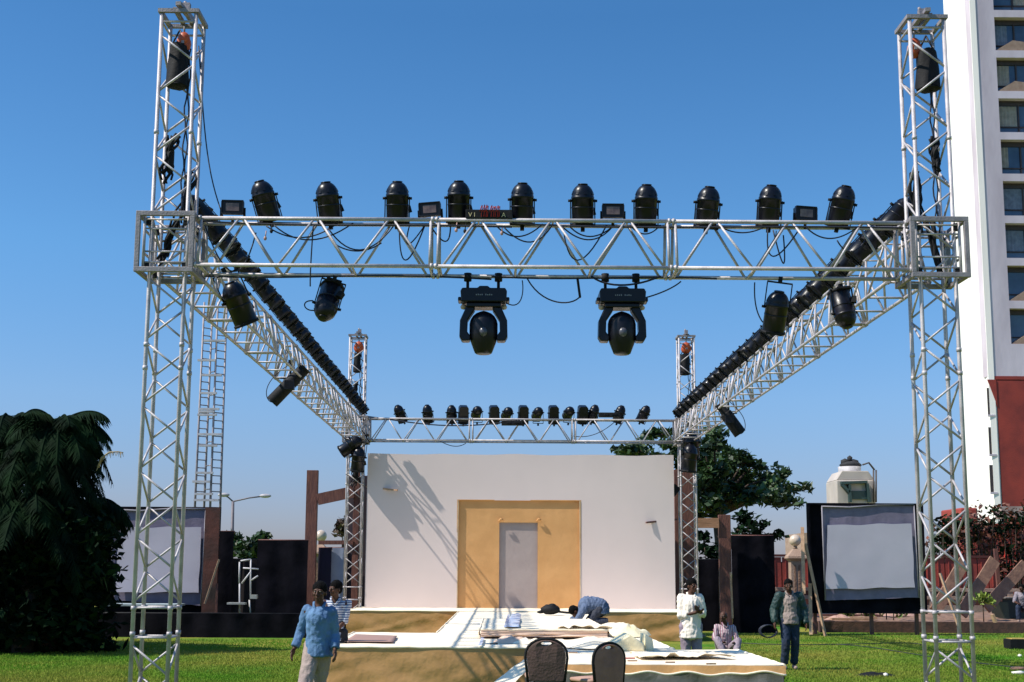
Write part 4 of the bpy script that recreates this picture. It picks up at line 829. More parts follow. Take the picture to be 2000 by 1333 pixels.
# ------------------------------------------------ high-rise building
def highrise(Y=90.0):
    X0 = P(1843, 20, Y+8).x; Xc = P(1895, 30, Y).x; t = thing('highrise_building', 'tall white high-rise with lilac front, window bays and red base', 'building', (Xc, Y, 0)); o = V(t.location)
    # left wing: its sunlit flank runs back from the corner; front is lilac
    fz = 3.14; xs = P(1945, 100, Y).x - Xc; zlow = P(1960, 735, Y).z; top = 56
    bx = X0-Xc
    xr = 22
    # front face built as horizontal bands and piers leaving window bays
    front = MB(); front.box((.02, 0, zlow), (xs, 1.0, top))
    z = zlow; k = 0; wins = []
    wz = [P(1960, py, Y).z for py in (672, 590, 490, 400, 305, 215, 130, 35)]
    zs = [zlow] + [];
    prev = zlow
    hgt = 2.58; w1 = xs+3.2; w2 = xs+4.4
    for zb in [wz[0]+fz*i for i in range(14)]:
        front.box((xs, 0, prev), (xr, 1.0, zb)); wins.append((zb, zb+hgt)); prev = zb+hgt
        front.box((w1, .0, zb), (w2, 1.0, zb+hgt))
        front.box((w2+3.2, .0, zb), (xr, 1.0, zb+hgt))
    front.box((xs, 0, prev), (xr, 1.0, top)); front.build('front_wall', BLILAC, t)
    MB().box((bx+4.6, 8.0, 0), (bx+.0+xr*1.0, 20, top)).build('rear_block', BWHITE, t)
    fl = MB()
    # sunlit flank, slightly splayed, seen as the white strip: from (bx, +8) to (0,0)
    n_ = V((bx, 8.0, 0)); L_ = n_.length; d = n_.normalized(); nn = V((-abs(d.y), d.x if d.x > 0 else -abs(d.x), 0)); nn = V((-d.y, d.x, 0)); 
    if nn.x > 0: nn = -nn
    def wbox(s0, s1, z0, z1, th=.4, off=0.0):
        a = d*s0 + nn*off; b = d*s1 + nn*off; c = b - nn*th; e = a - nn*th
        fl.add([V((p.x, p.y, z)) for z in (z0, z1) for p in (a, b, c, e)], [(0,1,2,3),(4,7,6,5),(0,4,5,1),(1,5,6,2),(2,6,7,3),(3,7,4,0)])
    slits = [(P(1912, py, Y).z, h_, w_) for py, h_, w_ in ((42, 1.8, .35), (122, 1.9, .4), (192, 1.9, .7), (278, 1.9, .4), (362, 2, .6), (445, 1.9, .35), (530, 2, .6), (620, 2, .7), (700, 2, .7))]
    wbox(.9, L_, 0, top); z = 0
    slits = sorted([(P(1912, py, Y).z, 1.9) for py in (42, 122, 192, 278, 362, 445, 530, 620, 700)])
    prev = 0
    for zz, h_ in slits:
        wbox(0, .9, prev, zz); prev = zz+h_; wbox(0, .12, zz, zz+h_); wbox(.62, .9, zz, zz+h_)
        g_ = MB(); a = d*.12 - nn*.05; b = d*.62 - nn*.05; g_.add([V((p.x, p.y, q_)) for q_ in (zz, zz+h_) for p in (a, b)], [(0, 1, 3, 2)]); g_.build('slit_window', WINFR, t)
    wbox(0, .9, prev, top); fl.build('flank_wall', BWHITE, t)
    # windows: recessed frame, pane, curtain, sill wedge
    for i, (za, zb) in enumerate(wins):
        for xa in (xs, w2):
            f = MB(); xb_ = xa+3.2
            f.box((xa+.05, .55, za), (xa+.17, .65, zb)).box((xb_-.17, .55, za), (xb_-.05, .65, zb)).box((xa+.17, .55, zb-.35), (xb_-.17, .65, zb)).box((xa+.17, .55, za), (xb_-.17, .65, za+.1)).box((xa+1.6, .55, za+.1), (xa+1.7, .65, zb-.35)).box((xa+.17, .55, za+.55), (xb_-.17, .65, za+.62))
            f = f.build('window', WINFR, t)
            MB().box((xa+.05, .66, za), (xb_-.05, .7, zb)).build('pane', WING, f)
            RW = random.Random(i*31+int(xa)); cw = RW.choice((0, .5, .9, 1.3, 2.2)); cs = RW.choice((.25, .25, 1.75 if cw < 1.3 else .25))
            if cw: MB().grid(lambda u, v: V((xa+cs+cw*u, .64+.02*sin(u*cw*24), za+.65+(zb-za-1.05)*v)), 24, 2).build('curtain', CURT if RW.random() < .6 else mat('cream_curtain', (.38, .34, .28), .8, 0, (.28, .25, .2), 3), f)
            if i in (0, 1, 6, 7): MB().prism([(xa+.0, za), (xa+1.3, za+.8), (xb_, za+.55), (xb_, za)], .05, .5).build('sloping_sill', STONE, f)
    # underside, recess and red base
    MB().box((.3, -.02, zlow-.25), (xr, 1.9, zlow-.002)).build('soffit', REDW, t)
    xr0 = P(1953, 900, Y).x-Xc
    MB().box((.03, .06, 0), (xr0, 1.6, zlow-.252)).build('pale_base_wall', BWHITE, t)
    MB().box((xr0+.003, .0, 0), (xr0+2.0, 1.2, zlow-.3)).box((xr0+2.0, .6, 0), (xr, 5, 6.0)).box((xr0+2.0, 1.2, 6.01), (xr, 5, 9)).build('red_base', REDW, t)
    MB().prism([(xr0-.6, zlow-.26), (xr0+.0, zlow-.26), (xr0+.0, zlow-2.2)], -.05, .055).build('red_bracket', REDW, t)
    MB().box((xr0+2.02, 2.5, 9), (xr, 4.9, zlow-.3)).build('dark_opening', WINFR, t)
    for px, py in ((1935, 784), (1938, 861), (1940, 935)):
        c = P(px, py, Y)-o; f = MB().box((c.x-.22, .03, c.z-.95), (c.x+.2, .057, c.z+.95)).build('narrow_window', WINFR, t); MB().box((c.x-.26, -.06, c.z-1.1), (c.x+.24, .057, c.z-.96)).build('sill', BLILAC, f)
highrise()
# low red annexe with planters in front of the high-rise
t = thing('red_annexe', 'low red wall block behind the creeper, right of the near tower', 'building', (P(1830, 1, 66).x, 66, 0)); o = V(t.location)
za = P(1850, 992, 66).z
MB().box((0, 0, 0), (P(1862, 1, 66).x-o.x, 3, za)).build('end_pier', REDW, t, .08)
MB().box((P(1862, 1, 66).x-o.x+.002, .3, 0), (40, 3, P(1900, 1022, 66).z)).build('wall', REDW, t)
m = MB()
for i in range(7): m.box((2.2+i*2.6, .1, 1.6), (2.8+i*2.6, .29, 3.0))
m.build('red_louvre', mat('bright_red_louvre', (.5, .04, .03), .6), t)
MB().box((P(1897, 1, 66).x-o.x, -.6, P(1900, 1014, 66).z), (P(1955, 1, 66).x-o.x, .28, P(1900, 990, 66).z)).build('white_planter', mat('stained_white', (.5, .40, .36), .8, 0, (.3, .2, .17), 1), t)

# ------------------------------------------------ foliage
def leaf_clumps(m, clumps, per, size, R, flat=.6, fn=None):
    for c, r in clumps:
        for _ in range(per):
            d = V((R.gauss(0, 1), R.gauss(0, 1), R.gauss(0, 1))); d.normalize(); k = R.random()**.45
            p = c + V((d.x*r.x, d.y*r.y, d.z*r.z))*k; s = size*R.uniform(.6, 1.3)
            n = (V((R.gauss(0, 1), R.gauss(0, 1), R.gauss(0, 1))) + V((0, 0, flat*2))).normalized(); u, w_ = basis(n); a = R.uniform(0, 2*pi)
            e = u*cos(a)+w_*sin(a); g_ = n.cross(e)
            b = len(m.v); m.v += [tuple(p-e*s*.6), tuple(p+g_*s*.3-n*s*.04), tuple(p+e*s*.65-n*s*.1), tuple(p-g_*s*.3-n*s*.04)]; m.f.append((b, b+1, b+2, b+3)); m.sm.append(False)
def tree(lb, base, trunk_top, blobs, Y, depth, per, size, seed, leafm=LEAF, tr=.22, cat='tree', name='leafy_tree', grp=None):
    R = random.Random(seed); t = thing(name, lb, cat, base, 0, grp); o = V(base)
    tt = V(trunk_top)-o; m = MB().path([V((0, 0, 0)), tt*.5+V((.1, 0, 0)), tt], [tr*1.3, tr, tr*.75], 10)
    clumps = []; lv = MB()
    for (px, py, rx, rz) in blobs:
        y = Y+R.uniform(-depth, depth); c = P(px, py, y)-o; sc_ = y/F; n = max(2, int(rx*rz/90))
        q = tt.lerp(c, .4)+V((0, 0, R.uniform(-.3, .1))); m.path([tt*.9, q, q.lerp(c, .5)+V((0, 0, .1)), c], [tr*.45, tr*.3, tr*.18, .02], 6)
        for _ in range(n):
            a = R.uniform(0, 2*pi); k = sqrt(R.random()); cc = c + V((cos(a)*k*rx*sc_, R.uniform(-1, 1)*rx*sc_*.8, sin(a)*k*rz*sc_)); rr = R.uniform(.25, .5)
            clumps.append((cc, V((rr, rr, rr*.65)))); m.path([c, cc], [.035, .012], 4)
    leaf_clumps(lv, clumps, per, size, R)
    m.build('trunk', BARK, t); lv.build('crown', leafm, t); return t
blobs = [(1250, 880, 45, 18), (1290, 850, 30, 16), (1310, 878, 30, 18), (1220, 885, 18, 10), (1375, 868, 30, 18), (1395, 850, 20, 12), (1350, 890, 30, 22), (1400, 880, 24, 14), (1380, 910, 40, 18), (1420, 915, 40, 20), (1450, 905, 26, 14), (1400, 940, 45, 22),
         (1440, 945, 45, 22), (1370, 950, 30, 30), (1490, 938, 34, 12), (1520, 945, 30, 12), (1555, 955, 24, 8), (1480, 908, 14, 10), (1530, 925, 14, 6), (1450, 965, 45, 14), (1500, 975, 30, 14), (1530, 985, 20, 10), (1380, 985, 36, 18), (1420, 990, 30, 16), (1360, 1005, 20, 14), (1345, 920, 20, 30)]
tree('broad leafy tree behind the right end of the backdrop', (P(1392, 1, 47).x, 47, 0), P(1398, 985, 47), blobs, 47, 1.6, 46, .26, 4)
blobs2 = [(1440, 1035, 22, 10), (1470, 1025, 22, 12), (1500, 1045, 22, 12), (1455, 1018, 12, 8), (1480, 1052, 30, 8), (1430, 1060, 24, 10)]
tree('small dark tree showing above the tall black drape', (P(1470, 1, 52).x, 52, 0), P(1470, 1060, 52), blobs2, 52, 1, 40, .3, 5, LEAF2, .12)
tree('dark shrub filling the gap in the right timber gate', (P(1385, 1, 45).x, 45, 0), P(1385, 1150, 45), [(1375, 1060, 16, 20), (1395, 1080, 14, 24), (1380, 1110, 18, 18)], 45, .5, 40, .25, 15, LEAF2, .08, 'shrub', 'dark_shrub')
tree('round green tree left of the black drape, under the street lamp', (P(485, 1, 60).x, 60, 0), P(485, 1085, 60), [(470, 1052, 18, 14), (495, 1060, 20, 16), (478, 1075, 26, 14), (510, 1050, 10, 8), (460, 1075, 14, 14)], 60, 1, 60, .3, 6, LEAF, .15)
tree('thin sprig of green tree behind the far left tower', (P(668, 1, 50).x, 50, 0), P(672, 1060, 50), [(664, 1030, 8, 5), (676, 1025, 8, 8), (672, 1045, 8, 8)], 50, .4, 34, .25, 8, LEAF3, .06)
# creeper hedge right
R = random.Random(21); t = thing('creeper_hedge', 'rust and green creeper hedge over the red wall on the right', 'hedge', (P(1930, 1, 60).x, 60, 0)); o = V(t.location); cl = []; st = MB(); la = MB(); lb_ = MB()
for i in range(150):
    px = R.uniform(1825, 2040); py = R.uniform(1015, 1130) if R.random() < .8 else R.uniform(985, 1030) + (30 if px < 1890 else 0)
    c = P(px, py, R.uniform(58.5, 61))-o; cl.append((c, V((.6, .4, .4)))); st.path([V((c.x+R.uniform(-.5, .5), c.y, 0)), c], [.03, .012], 4)
leaf_clumps(la, cl[:80], 26, .24, R); leaf_clumps(lb_, cl[80:], 26, .22, R)
la.build('dark_foliage', LEAF2, t); lb_.build('rust_foliage', mat('rust_leaf', (.20, .06, .03), .6, 0, (.06, .025, .02), 2, trans=.15), t); st.build('stems', BARK, t)
for i, (px, py, Yp) in enumerate(((1655, 1184, 43), (1692, 1180, 43.5), (1731, 1184, 43), (1920, 1174, 42), (1377, 1172, 46), (1745, 1190, 42))):
    R = random.Random(30+i); c = P(px, py+10, Yp); t = thing('garden_plant', 'small yellow green shrub '+['at the left under the right screen', 'in the middle under the right screen', 'at the right under the right screen', 'at the foot of the middle leaning plank', 'behind the man in the white shirt', 'hidden at the right edge of the right screen'][i], 'shrub', (c.x, c.y, 0), 0, 'small shrubs along the parapet')
    lv = MB(); leaf_clumps(lv, [(V((R.uniform(-.25, .25), R.uniform(-.2, .2), c.z+R.uniform(-.1, .3))), V((.22, .2, .18))) for _ in range(5)], 26, .16, R); lv.build('leaves', LEAF4, t); MB().tube((0, 0, .2), (0, 0, c.z+.1), .02).build('stem', BARK, t)
# palms at the left
def frond(m, p, d, L_, droop, R, w_=.55, n=22, hang=.5):
    d = V(d).normalized(); pts = []
    for i in range(n+1):
        s = i/n; pts.append(p + V((d.x, d.y, 0))*L_*s*(1-.2*s) + V((0, 0, d.z*L_*s - droop*L_*s*s)))
    m.path(pts, [.035*(1-.8*i/n)+.004 for i in range(n+1)], 4)
    for i in range(2, n+1):
        t_ = (pts[i]-pts[i-1]).normalized(); sd_ = t_.cross(V((0, 0, 1)))
        if sd_.length < .1: sd_ = V((1, 0, 0))
        sd_.normalize(); l = w_*(.35+.65*sin(pi*min(1, i/n*.95+.05)))*R.uniform(.8, 1.15)
        for s in (-1, 1):
            for k in (0, .33, .66):
                a = pts[i-1].lerp(pts[i], k); e = a + (sd_*s*R.uniform(.8, 1.2) + t_*R.uniform(.45, .85) + V((0, 0, -hang*R.uniform(.6, 1.4)))).normalized()*l
                mid = a.lerp(e, .5)+V((0, 0, .04)); q = t_*.017
                b = len(m.v); m.v += [tuple(a-q), tuple(a+q), tuple(mid+q), tuple(e), tuple(mid-q)]; m.f.append((b, b+1, b+2, b+3, b+4)); m.sm.append(False)
def palm(lb, px, pyc, Y, n, L_, seed, hang=.5, tr=.2, dz=(-.3, .8), w_=.6):
    R = random.Random(seed); c = P(px, pyc, Y); t = thing('palm_tree', lb, 'palm tree', (c.x, Y, 0), 0, 'palms on the left'); top = V((0, 0, c.z))
    MB().path([V((0, 0, 0)), V((.15, 0, c.z*.5)), top], [tr*1.2, tr, tr*.8], 12).build('trunk', BARK, t); m = MB()
    for i in range(n):
        a = 2.4*i; frond(m, top, (cos(a), sin(a), R.uniform(*dz)), L_*R.uniform(.8, 1.1), R.uniform(.5, .9), R, w_, 22, hang)
    m.build('crown', LEAF2, t); return t
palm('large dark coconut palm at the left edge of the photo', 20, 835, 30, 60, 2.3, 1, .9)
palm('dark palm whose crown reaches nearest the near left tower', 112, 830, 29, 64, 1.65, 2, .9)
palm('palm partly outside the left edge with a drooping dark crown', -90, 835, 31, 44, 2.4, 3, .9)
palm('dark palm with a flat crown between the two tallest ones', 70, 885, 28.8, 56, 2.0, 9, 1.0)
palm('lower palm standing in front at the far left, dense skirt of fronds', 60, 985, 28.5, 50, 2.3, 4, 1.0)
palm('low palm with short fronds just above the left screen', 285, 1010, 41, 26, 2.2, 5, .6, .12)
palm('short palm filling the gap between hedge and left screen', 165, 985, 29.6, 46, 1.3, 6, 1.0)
t = thing('dry_frond', 'dry curled straw coloured frond sticking out of the palms towards the tower', 'frond', P(196, 905, 28.6)); m = MB(); R = random.Random(3)
pts = [V((-.05, 0, -.1)), V((.02, 0, .12)), V((.18, 0, .24)), V((.38, 0, .26)), V((.50, 0, .24))]; m.path(pts, [.03, .025, .02, .012, .006], 5)
for i in range(1, 5):
    for k in range(5): a = pts[i-1].lerp(pts[i], k/5); m.path([a, a+V((R.uniform(-.06, .02), R.uniform(-.05, .05), -R.uniform(.05, .14)))], [.012, .003], 4)
m.build('frond_blade', DRYP, t)
# dark hedge mass under the palms
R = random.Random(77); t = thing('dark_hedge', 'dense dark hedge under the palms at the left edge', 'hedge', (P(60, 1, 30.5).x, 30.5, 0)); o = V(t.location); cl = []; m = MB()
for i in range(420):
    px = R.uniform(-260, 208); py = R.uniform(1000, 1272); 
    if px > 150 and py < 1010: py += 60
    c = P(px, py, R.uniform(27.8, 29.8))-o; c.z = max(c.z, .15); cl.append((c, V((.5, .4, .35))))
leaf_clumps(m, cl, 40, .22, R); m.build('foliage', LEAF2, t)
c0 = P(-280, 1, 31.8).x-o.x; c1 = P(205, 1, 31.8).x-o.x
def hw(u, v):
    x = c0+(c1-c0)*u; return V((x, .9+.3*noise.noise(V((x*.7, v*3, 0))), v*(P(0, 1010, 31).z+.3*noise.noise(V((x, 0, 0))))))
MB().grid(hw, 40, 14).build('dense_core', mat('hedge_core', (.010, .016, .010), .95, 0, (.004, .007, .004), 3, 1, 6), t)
for i, (px, py) in enumerate(((138, 1053), (125, 1077), (108, 1172))):
    c = P(px, py, 28.9); m = MB(); R = random.Random(i); leaf_clumps(m, [(c, V((.09, .05, .035)))], 14, .10, R); tag(m.build('orange_flowers', mat('orange_petal', (.45, .12, .05), .6)), ['upper', 'middle', 'lowest'][i]+' spot of orange flowers in the dark hedge', 'flowers', 'orange flowers in the hedge')

# ------------------------------------------------ people
TMP = bpy.data.scenes.new('mesh_workshop')
def evaluated_mesh(ob):
    TMP.collection.objects.link(ob)
    with bpy.context.temp_override(scene=TMP, view_layer=TMP.view_layers[0]):
        dg = bpy.context.evaluated_depsgraph_get(); me = bpy.data.meshes.new_from_object(ob.evaluated_get(dg))
    TMP.collection.objects.unlink(ob); bpy.data.objects.remove(ob); return me
def remesh(m, name, voxel, matl, parent=None, wrinkle=0, seed=0, smooth=2):
    me = m.mesh('raw'); ob = bpy.data.objects.new('raw', me)
    bm = bmesh.new(); bm.from_mesh(me); bmesh.ops.recalc_face_normals(bm, faces=bm.faces); bm.to_mesh(me); bm.free()
    md = ob.modifiers.new('r', 'REMESH'); md.mode = 'VOXEL'; md.voxel_size = voxel
    sm = ob.modifiers.new('s', 'SMOOTH'); sm.factor = .6; sm.iterations = smooth
    out = evaluated_mesh(ob)
    if wrinkle:
        nrm = [v.normal.copy() for v in out.vertices]
        for v, vn in zip(out.vertices, nrm):
            c = v.co.copy(); k = 1.2*(.5-abs(noise.noise(V((c.x*10+c.z*6+seed, c.y*8, c.z*7-c.x*9)))))+.5*noise.noise(V((c.x*26+c.z*12, c.y*22, c.z*16-c.x*18+seed)))
            v.co = c + vn*wrinkle*k
    out.polygons.foreach_set('use_smooth', [True]*len(out.polygons)); out.materials.clear(); out.materials.append(matl)
    o = bpy.data.objects.new(name, out); return link(o, parent)
def capsule(m, a, b, ra, rb, n=12):
    a = V(a); b = V(b); m.path([a, b], [ra, rb], n); m.ell(a, ra, n); m.ell(b, rb, n)
def hand(m, wr, d, side, fwd, s=1, curl=.5):
    d = V(d).normalized(); fwd = V(fwd); fwd = (fwd-d*fwd.dot(d)).normalized(); sw = d.cross(fwd).normalized()
    pm = V(wr)+d*.05*s
    m.ell(pm, (.042*s, .024*s, .05*s), 12, (M((fwd, sw, d)).transposed()).to_4x4())
    for i, (off, ln) in enumerate(((.030, .068), (.010, .078), (-.010, .072), (-.029, .056))):
        b = pm+d*.035*s+fwd*off*s; k1 = b+(d+sw*curl*.3*side).normalized()*ln*.5*s; k2 = k1+(d*(1-curl*.5)+sw*curl*side).normalized()*ln*.55*s
        capsule(m, b, k1, .0105*s, .0095*s, 8); capsule(m, k1, k2, .0095*s, .008*s, 8)
    b = pm+fwd*.034*s-d*.02*s; k1 = b+(fwd*.7+d*.6).normalized()*.035*s; k2 = k1+(fwd*.15+d).normalized()*.032*s
    capsule(m, b, k1, .013*s, .011*s, 8); capsule(m, k1, k2, .011*s, .009*s, 8)
def head(m, c, f, up, s=1):
    """c = head centre, f = facing"""
    f = V(f).normalized(); up = V(up).normalized(); f = (f-up*f.dot(up)).normalized(); r = f.cross(up)
    R3 = M((r, f, up)).transposed().to_4x4(); T = lambda x, y, z: V(c)+(r*x+f*y+up*z)*s
    m.ell(T(0, -.012, .02), V((.074, .092, .092))*s, 16, R3); m.ell(T(0, .012, -.045), V((.055, .068, .062))*s, 14, R3)
    m.ell(T(0, .055, -.088), V((.026, .022, .02))*s, 10, R3)
    capsule(m, T(0, .085, .008), T(0, .103, -.03), .010*s, .015*s, 8)
    for q in (-1, 1):
        m.ell(T(q*.076, -.012, -.012), V((.012, .02, .032))*s, 8, R3); m.ell(T(q*.032, .070, .022), V((.024, .014, .009))*s, 8, R3); m.ell(T(q*.014, .094, -.034), V((.010, .010, .008))*s, 8, R3); m.ell(T(q*.042, .052, -.025), V((.02, .02, .02))*s, 8, R3)
    for dz in (-.058, -.070): m.ell(T(0, .078, dz), V((.024, .011, .006))*s, 8, R3)
    return T, R3
def person(lb, base, fz, J, hts, cl, seed=0, facing=(0, -1, 0), headup=(0, 0, 1), hair=1, shoe=SHOE, handf=None, group=None, detail=.006):
    """J = joints in local metres (x right in the photo, y away, z up) ; cl = dict of clothing"""
    t = thing('person', lb, 'person', base, fz); m = MB(); g_ = lambda k: V(J[k])
    capsule(m, g_('pelvis'), g_('belly'), .125, .115); capsule(m, g_('belly'), g_('chest'), .115, .13); capsule(m, g_('chest'), g_('neck'), .11, .055)
    capsule(m, g_('neck'), V(J['head'])+V((0, 0, -.05)), .052, .05)
    T, R3 = head(m, g_('head'), facing, headup)
    for s in 'LR':
        capsule(m, g_('sh'+s), g_('chest'), .058, .10); capsule(m, g_('sh'+s), g_('el'+s), .050, .038); capsule(m, g_('el'+s), g_('wr'+s), .038, .026)
        d = (g_('wr'+s)-g_('el'+s)).normalized(); hf = (handf or {}).get(s, (0, -1, 0)); hand(m, g_('wr'+s), d, -1 if s == 'L' else 1, hf)
        capsule(m, g_('hip'+s), g_('kn'+s), .088, .056); capsule(m, g_('kn'+s), g_('an'+s), .052, .036)
        if 'toe'+s in J: capsule(m, g_('an'+s)+V((0, 0, -.02)), g_('toe'+s), .036, .028)
    body = remesh(m, 'body', detail, SKIN, t)
    for q in (-1, 1):
        e = MB().ell(T(q*.031, .070, .008), (.013, .011, .008), 8); e.build('eye', EYEW, body)
    if hair:
        h = MB(); h.ell(T(0, -.022, .045), V((.086, .098, .088)), 16, R3); h.ell(T(0, -.055, .0), V((.078, .062, .075)), 12, R3)
        for q in (-1, 1): h.ell(T(q*.066, -.02, .03), V((.02, .04, .04)), 8, R3)
        remesh(h, 'hair', .008, HAIR, body, .006, seed)
    # clothes
    if 'shirt' in cl:
        mt_, hem, slv, open_ = cl['shirt']; k = MB(); gr = cl.get('loose', 1.0)
        capsule(k, g_('belly'), g_('chest'), .150*gr, .158*gr, 16); capsule(k, g_('chest'), g_('neck')+V((0, .015, -.085)), .14*gr, .075, 16)
        hemp = V(hem); capsule(k, hemp+V((0, 0, .12)), g_('belly'), .158*gr, .150*gr, 16); k.path([hemp, hemp+V((0, 0, .14))], [.172*gr, .16*gr], 20)
        for s in 'LR':
            capsule(k, g_('sh'+s), g_('chest')+V((0, 0, .02)), .066*gr, .12*gr, 14); capsule(k, g_('sh'+s), g_('el'+s), .066*gr, .056*gr, 12); e = g_('el'+s).lerp(g_('wr'+s), slv); k.path([g_('el'+s), e], [.056*gr, .046*gr], 12); k.ell(g_('el'+s), .056*gr, 12)
            if slv > .3: k.path([e-(e-g_('el'+s)).normalized()*.05, e+(e-g_('el'+s)).normalized()*.005], [.054*gr, .05*gr], 12)
        # flatten front to back
        sh = remesh(k, 'shirt', .009, mt_, t, .015, seed+1)
        kk = MB(); nk = g_('neck'); 
        kk.path([nk+V((.0, .045, .02)), nk+V((-.065, .01, .01)), nk+V((-.055, -.055, -.03)), nk+V((-.01, -.09, -.09))], [.016, .018, .018, .010], 8); kk.path([nk+V((.0, .045, .02)), nk+V((.065, .01, .01)), nk+V((.055, -.055, -.03)), nk+V((.01, -.09, -.09))], [.016, .018, .018, .010], 8)
        if open_: kk.build('collar', mt_, sh)
    if 'jacket' in cl:
        mt_, gr = cl['jacket']; k = MB()
        for s, sx in (('L', -1), ('R', 1)):
            o1 = V((sx*.10, .02, 0)); capsule(k, g_('sh'+s), g_('sh'+s).lerp(g_('chest'), .45)+V((0, .03, 0)), .092*gr, .10*gr, 14); capsule(k, g_('sh'+s), g_('el'+s), .092*gr, .080*gr); capsule(k, g_('el'+s), g_('wr'+s)+V((0, 0, .02)), .080*gr, .06*gr)
            capsule(k, g_('chest')+V((sx*.10, .035, .04)), g_('pelvis')+V((sx*.125, .03, .02)), .105*gr, .105*gr, 14)
        capsule(k, g_('chest')+V((0, .09, .05)), g_('pelvis')+V((0, .08, .02)), .12, .13); capsule(k, g_('chest')+V((0, .06, .1)), g_('neck')+V((0, .03, 0)), .10, .065)
        remesh(k, 'jacket', .010, mt_, t, .014, seed+5)
    if 'trousers' in cl:
        mt_ = cl['trousers']; k = MB(); capsule(k, g_('pelvis')+V((0, 0, .08)), g_('pelvis'), .135, .142, 16)
        for s in 'LR':
            capsule(k, g_('hip'+s)+V((0, 0, .03)), g_('kn'+s), .104, .076, 14); k.path([g_('kn'+s), g_('an'+s)+V((0, 0, .03))], [.076, .070], 14); k.ell(g_('kn'+s), .076, 14)
        remesh(k, 'trousers', .010, mt_, t, .012, seed+2)
    for s in 'LR':
        if 'toe'+s in J:
            k = MB(); capsule(k, g_('an'+s)+V((0, .02, -.035)), g_('toe'+s)+V((0, 0, -.0)), .045, .040); k.path([g_('an'+s), g_('an'+s)+V((0, 0, .02))], [.04, .045], 10); remesh(k, 'shoe', .008, shoe, t)
    return t
BLUES = mat('blue_denim_shirt', (.10, .20, .35), .8, 0, (.06, .13, .26), 5, .2, 60)
KHAKI = mat('beige_trouser', (.36, .28, .24), .8, 0, (.28, .21, .19), 5, .2, 50)
WSH = mat('cream_white_shirt', (.84, .75, .64), .8, 0, (.78, .69, .58), 4, .15, 50)
MAUV = mat('mauve_grey_trouser', (.30, .24, .28), .8, 0, (.22, .17, .21), 4, .2, 50)
GREENJ = mat('dark_green_jacket', (.009, .036, .030), .6, 0, (.008, .03, .03), 4, .2, 40)
GREYSH = mat('greige_shirt', (.28, .22, .19), .8, 0, (.2, .155, .14), 6, .2, 50)
JEANS = mat('dark_blue_jeans', (.012, .028, .07), .8, 0, (.008, .012, .03), 3, .2, 60)
def striped(name, ca, cb, sc, axis=0):
    m = bpy.data.materials.new(name); m.use_nodes = True; N = m.node_tree.nodes; L = m.node_tree.links; b = N['Principled BSDF']; b.inputs['Roughness'].default_value = .8
    tc = N.new('ShaderNodeTexCoord'); wv = N.new('ShaderNodeTexWave'); wv.inputs['Scale'].default_value = sc; wv.bands_direction = 'XYZ'[axis]; wv.inputs['Distortion'].default_value = 1.0; wv.inputs['Detail'].default_value = 1
    L.new(tc.outputs['Object'], wv.inputs[0]); r = N.new('ShaderNodeValToRGB'); r.color_ramp.elements[0].color = (*ca, 1); r.color_ramp.elements[1].color = (*cb, 1); r.color_ramp.elements[0].position = .35; r.color_ramp.elements[1].position = .6
    L.new(wv.outputs[0], r.inputs[0]); L.new(r.outputs[0], b.inputs[0]); return m
# man in blue, walking (near left)
c = P(622, 1165, 15.3)
J = dict(pelvis=(.02, 0, .92), belly=(.02, -.02, 1.08), chest=(.02, -.04, 1.25), neck=(.02, -.05, 1.42), head=(.02, -.08, 1.555), shL=(-.125, -.02, 1.34), shR=(.165, -.06, 1.33), elL=(-.20, .05, 1.10), elR=(.205, .0, 1.07),
         wrL=(-.255, -.05, .91), wrR=(.225, -.12, .90), hipL=(-.05, 0, .90), hipR=(.085, 0, .90), knL=(-.10, -.22, .50), knR=(.02, .10, .48), anL=(-.14, -.20, .09), anR=(.06, .42, .16), toeL=(-.17, -.36, .045), toeR=(.06, .30, .06))
person('man walking left in a loose blue shirt and beige trousers before the stage corner', (c.x, 15.3, 0), 0, J, 0, dict(shirt=(BLUES, (.02, -.01, .82), .88, True), trousers=KHAKI, loose=.96), 1, (-.15, -1, -.12), handf={'L': (-.2, -1, 0), 'R': (.0, -1, 0)})
# man behind him, striped shirt
c = P(656, 1165, 19.2)
J = dict(pelvis=(0, 0, .86), belly=(0, 0, 1.0), chest=(.0, -.03, 1.22), neck=(0, -.05, 1.40), head=(-.0, -.09, 1.54), shL=(-.17, 0, 1.33), shR=(.18, 0, 1.33), elL=(-.20, .03, 1.05), elR=(.15, -.08, 1.08), wrL=(-.15, -.1, .85), wrR=(.02, -.20, .92),
         hipL=(-.09, 0, .86), hipR=(.09, 0, .86), knL=(-.09, -.05, .47), knR=(.09, -.02, .47), anL=(-.09, .05, .09), anR=(.09, .04, .09), toeL=(-.09, -.1, .045), toeR=(.09, -.1, .045))
person('man in a pale striped shirt half hidden behind the man in blue', (c.x, 19.2, 0), 0, J, 0, dict(loose=.84, shirt=(striped('blue_white_stripes', (.55, .56, .60), (.10, .13, .24), 9, 2), (0, 0, .80), .1, True), trousers=mat('black_trouser', (.012, .012, .016), .8)), 2, (-.7, -.7, -.1), detail=.008)
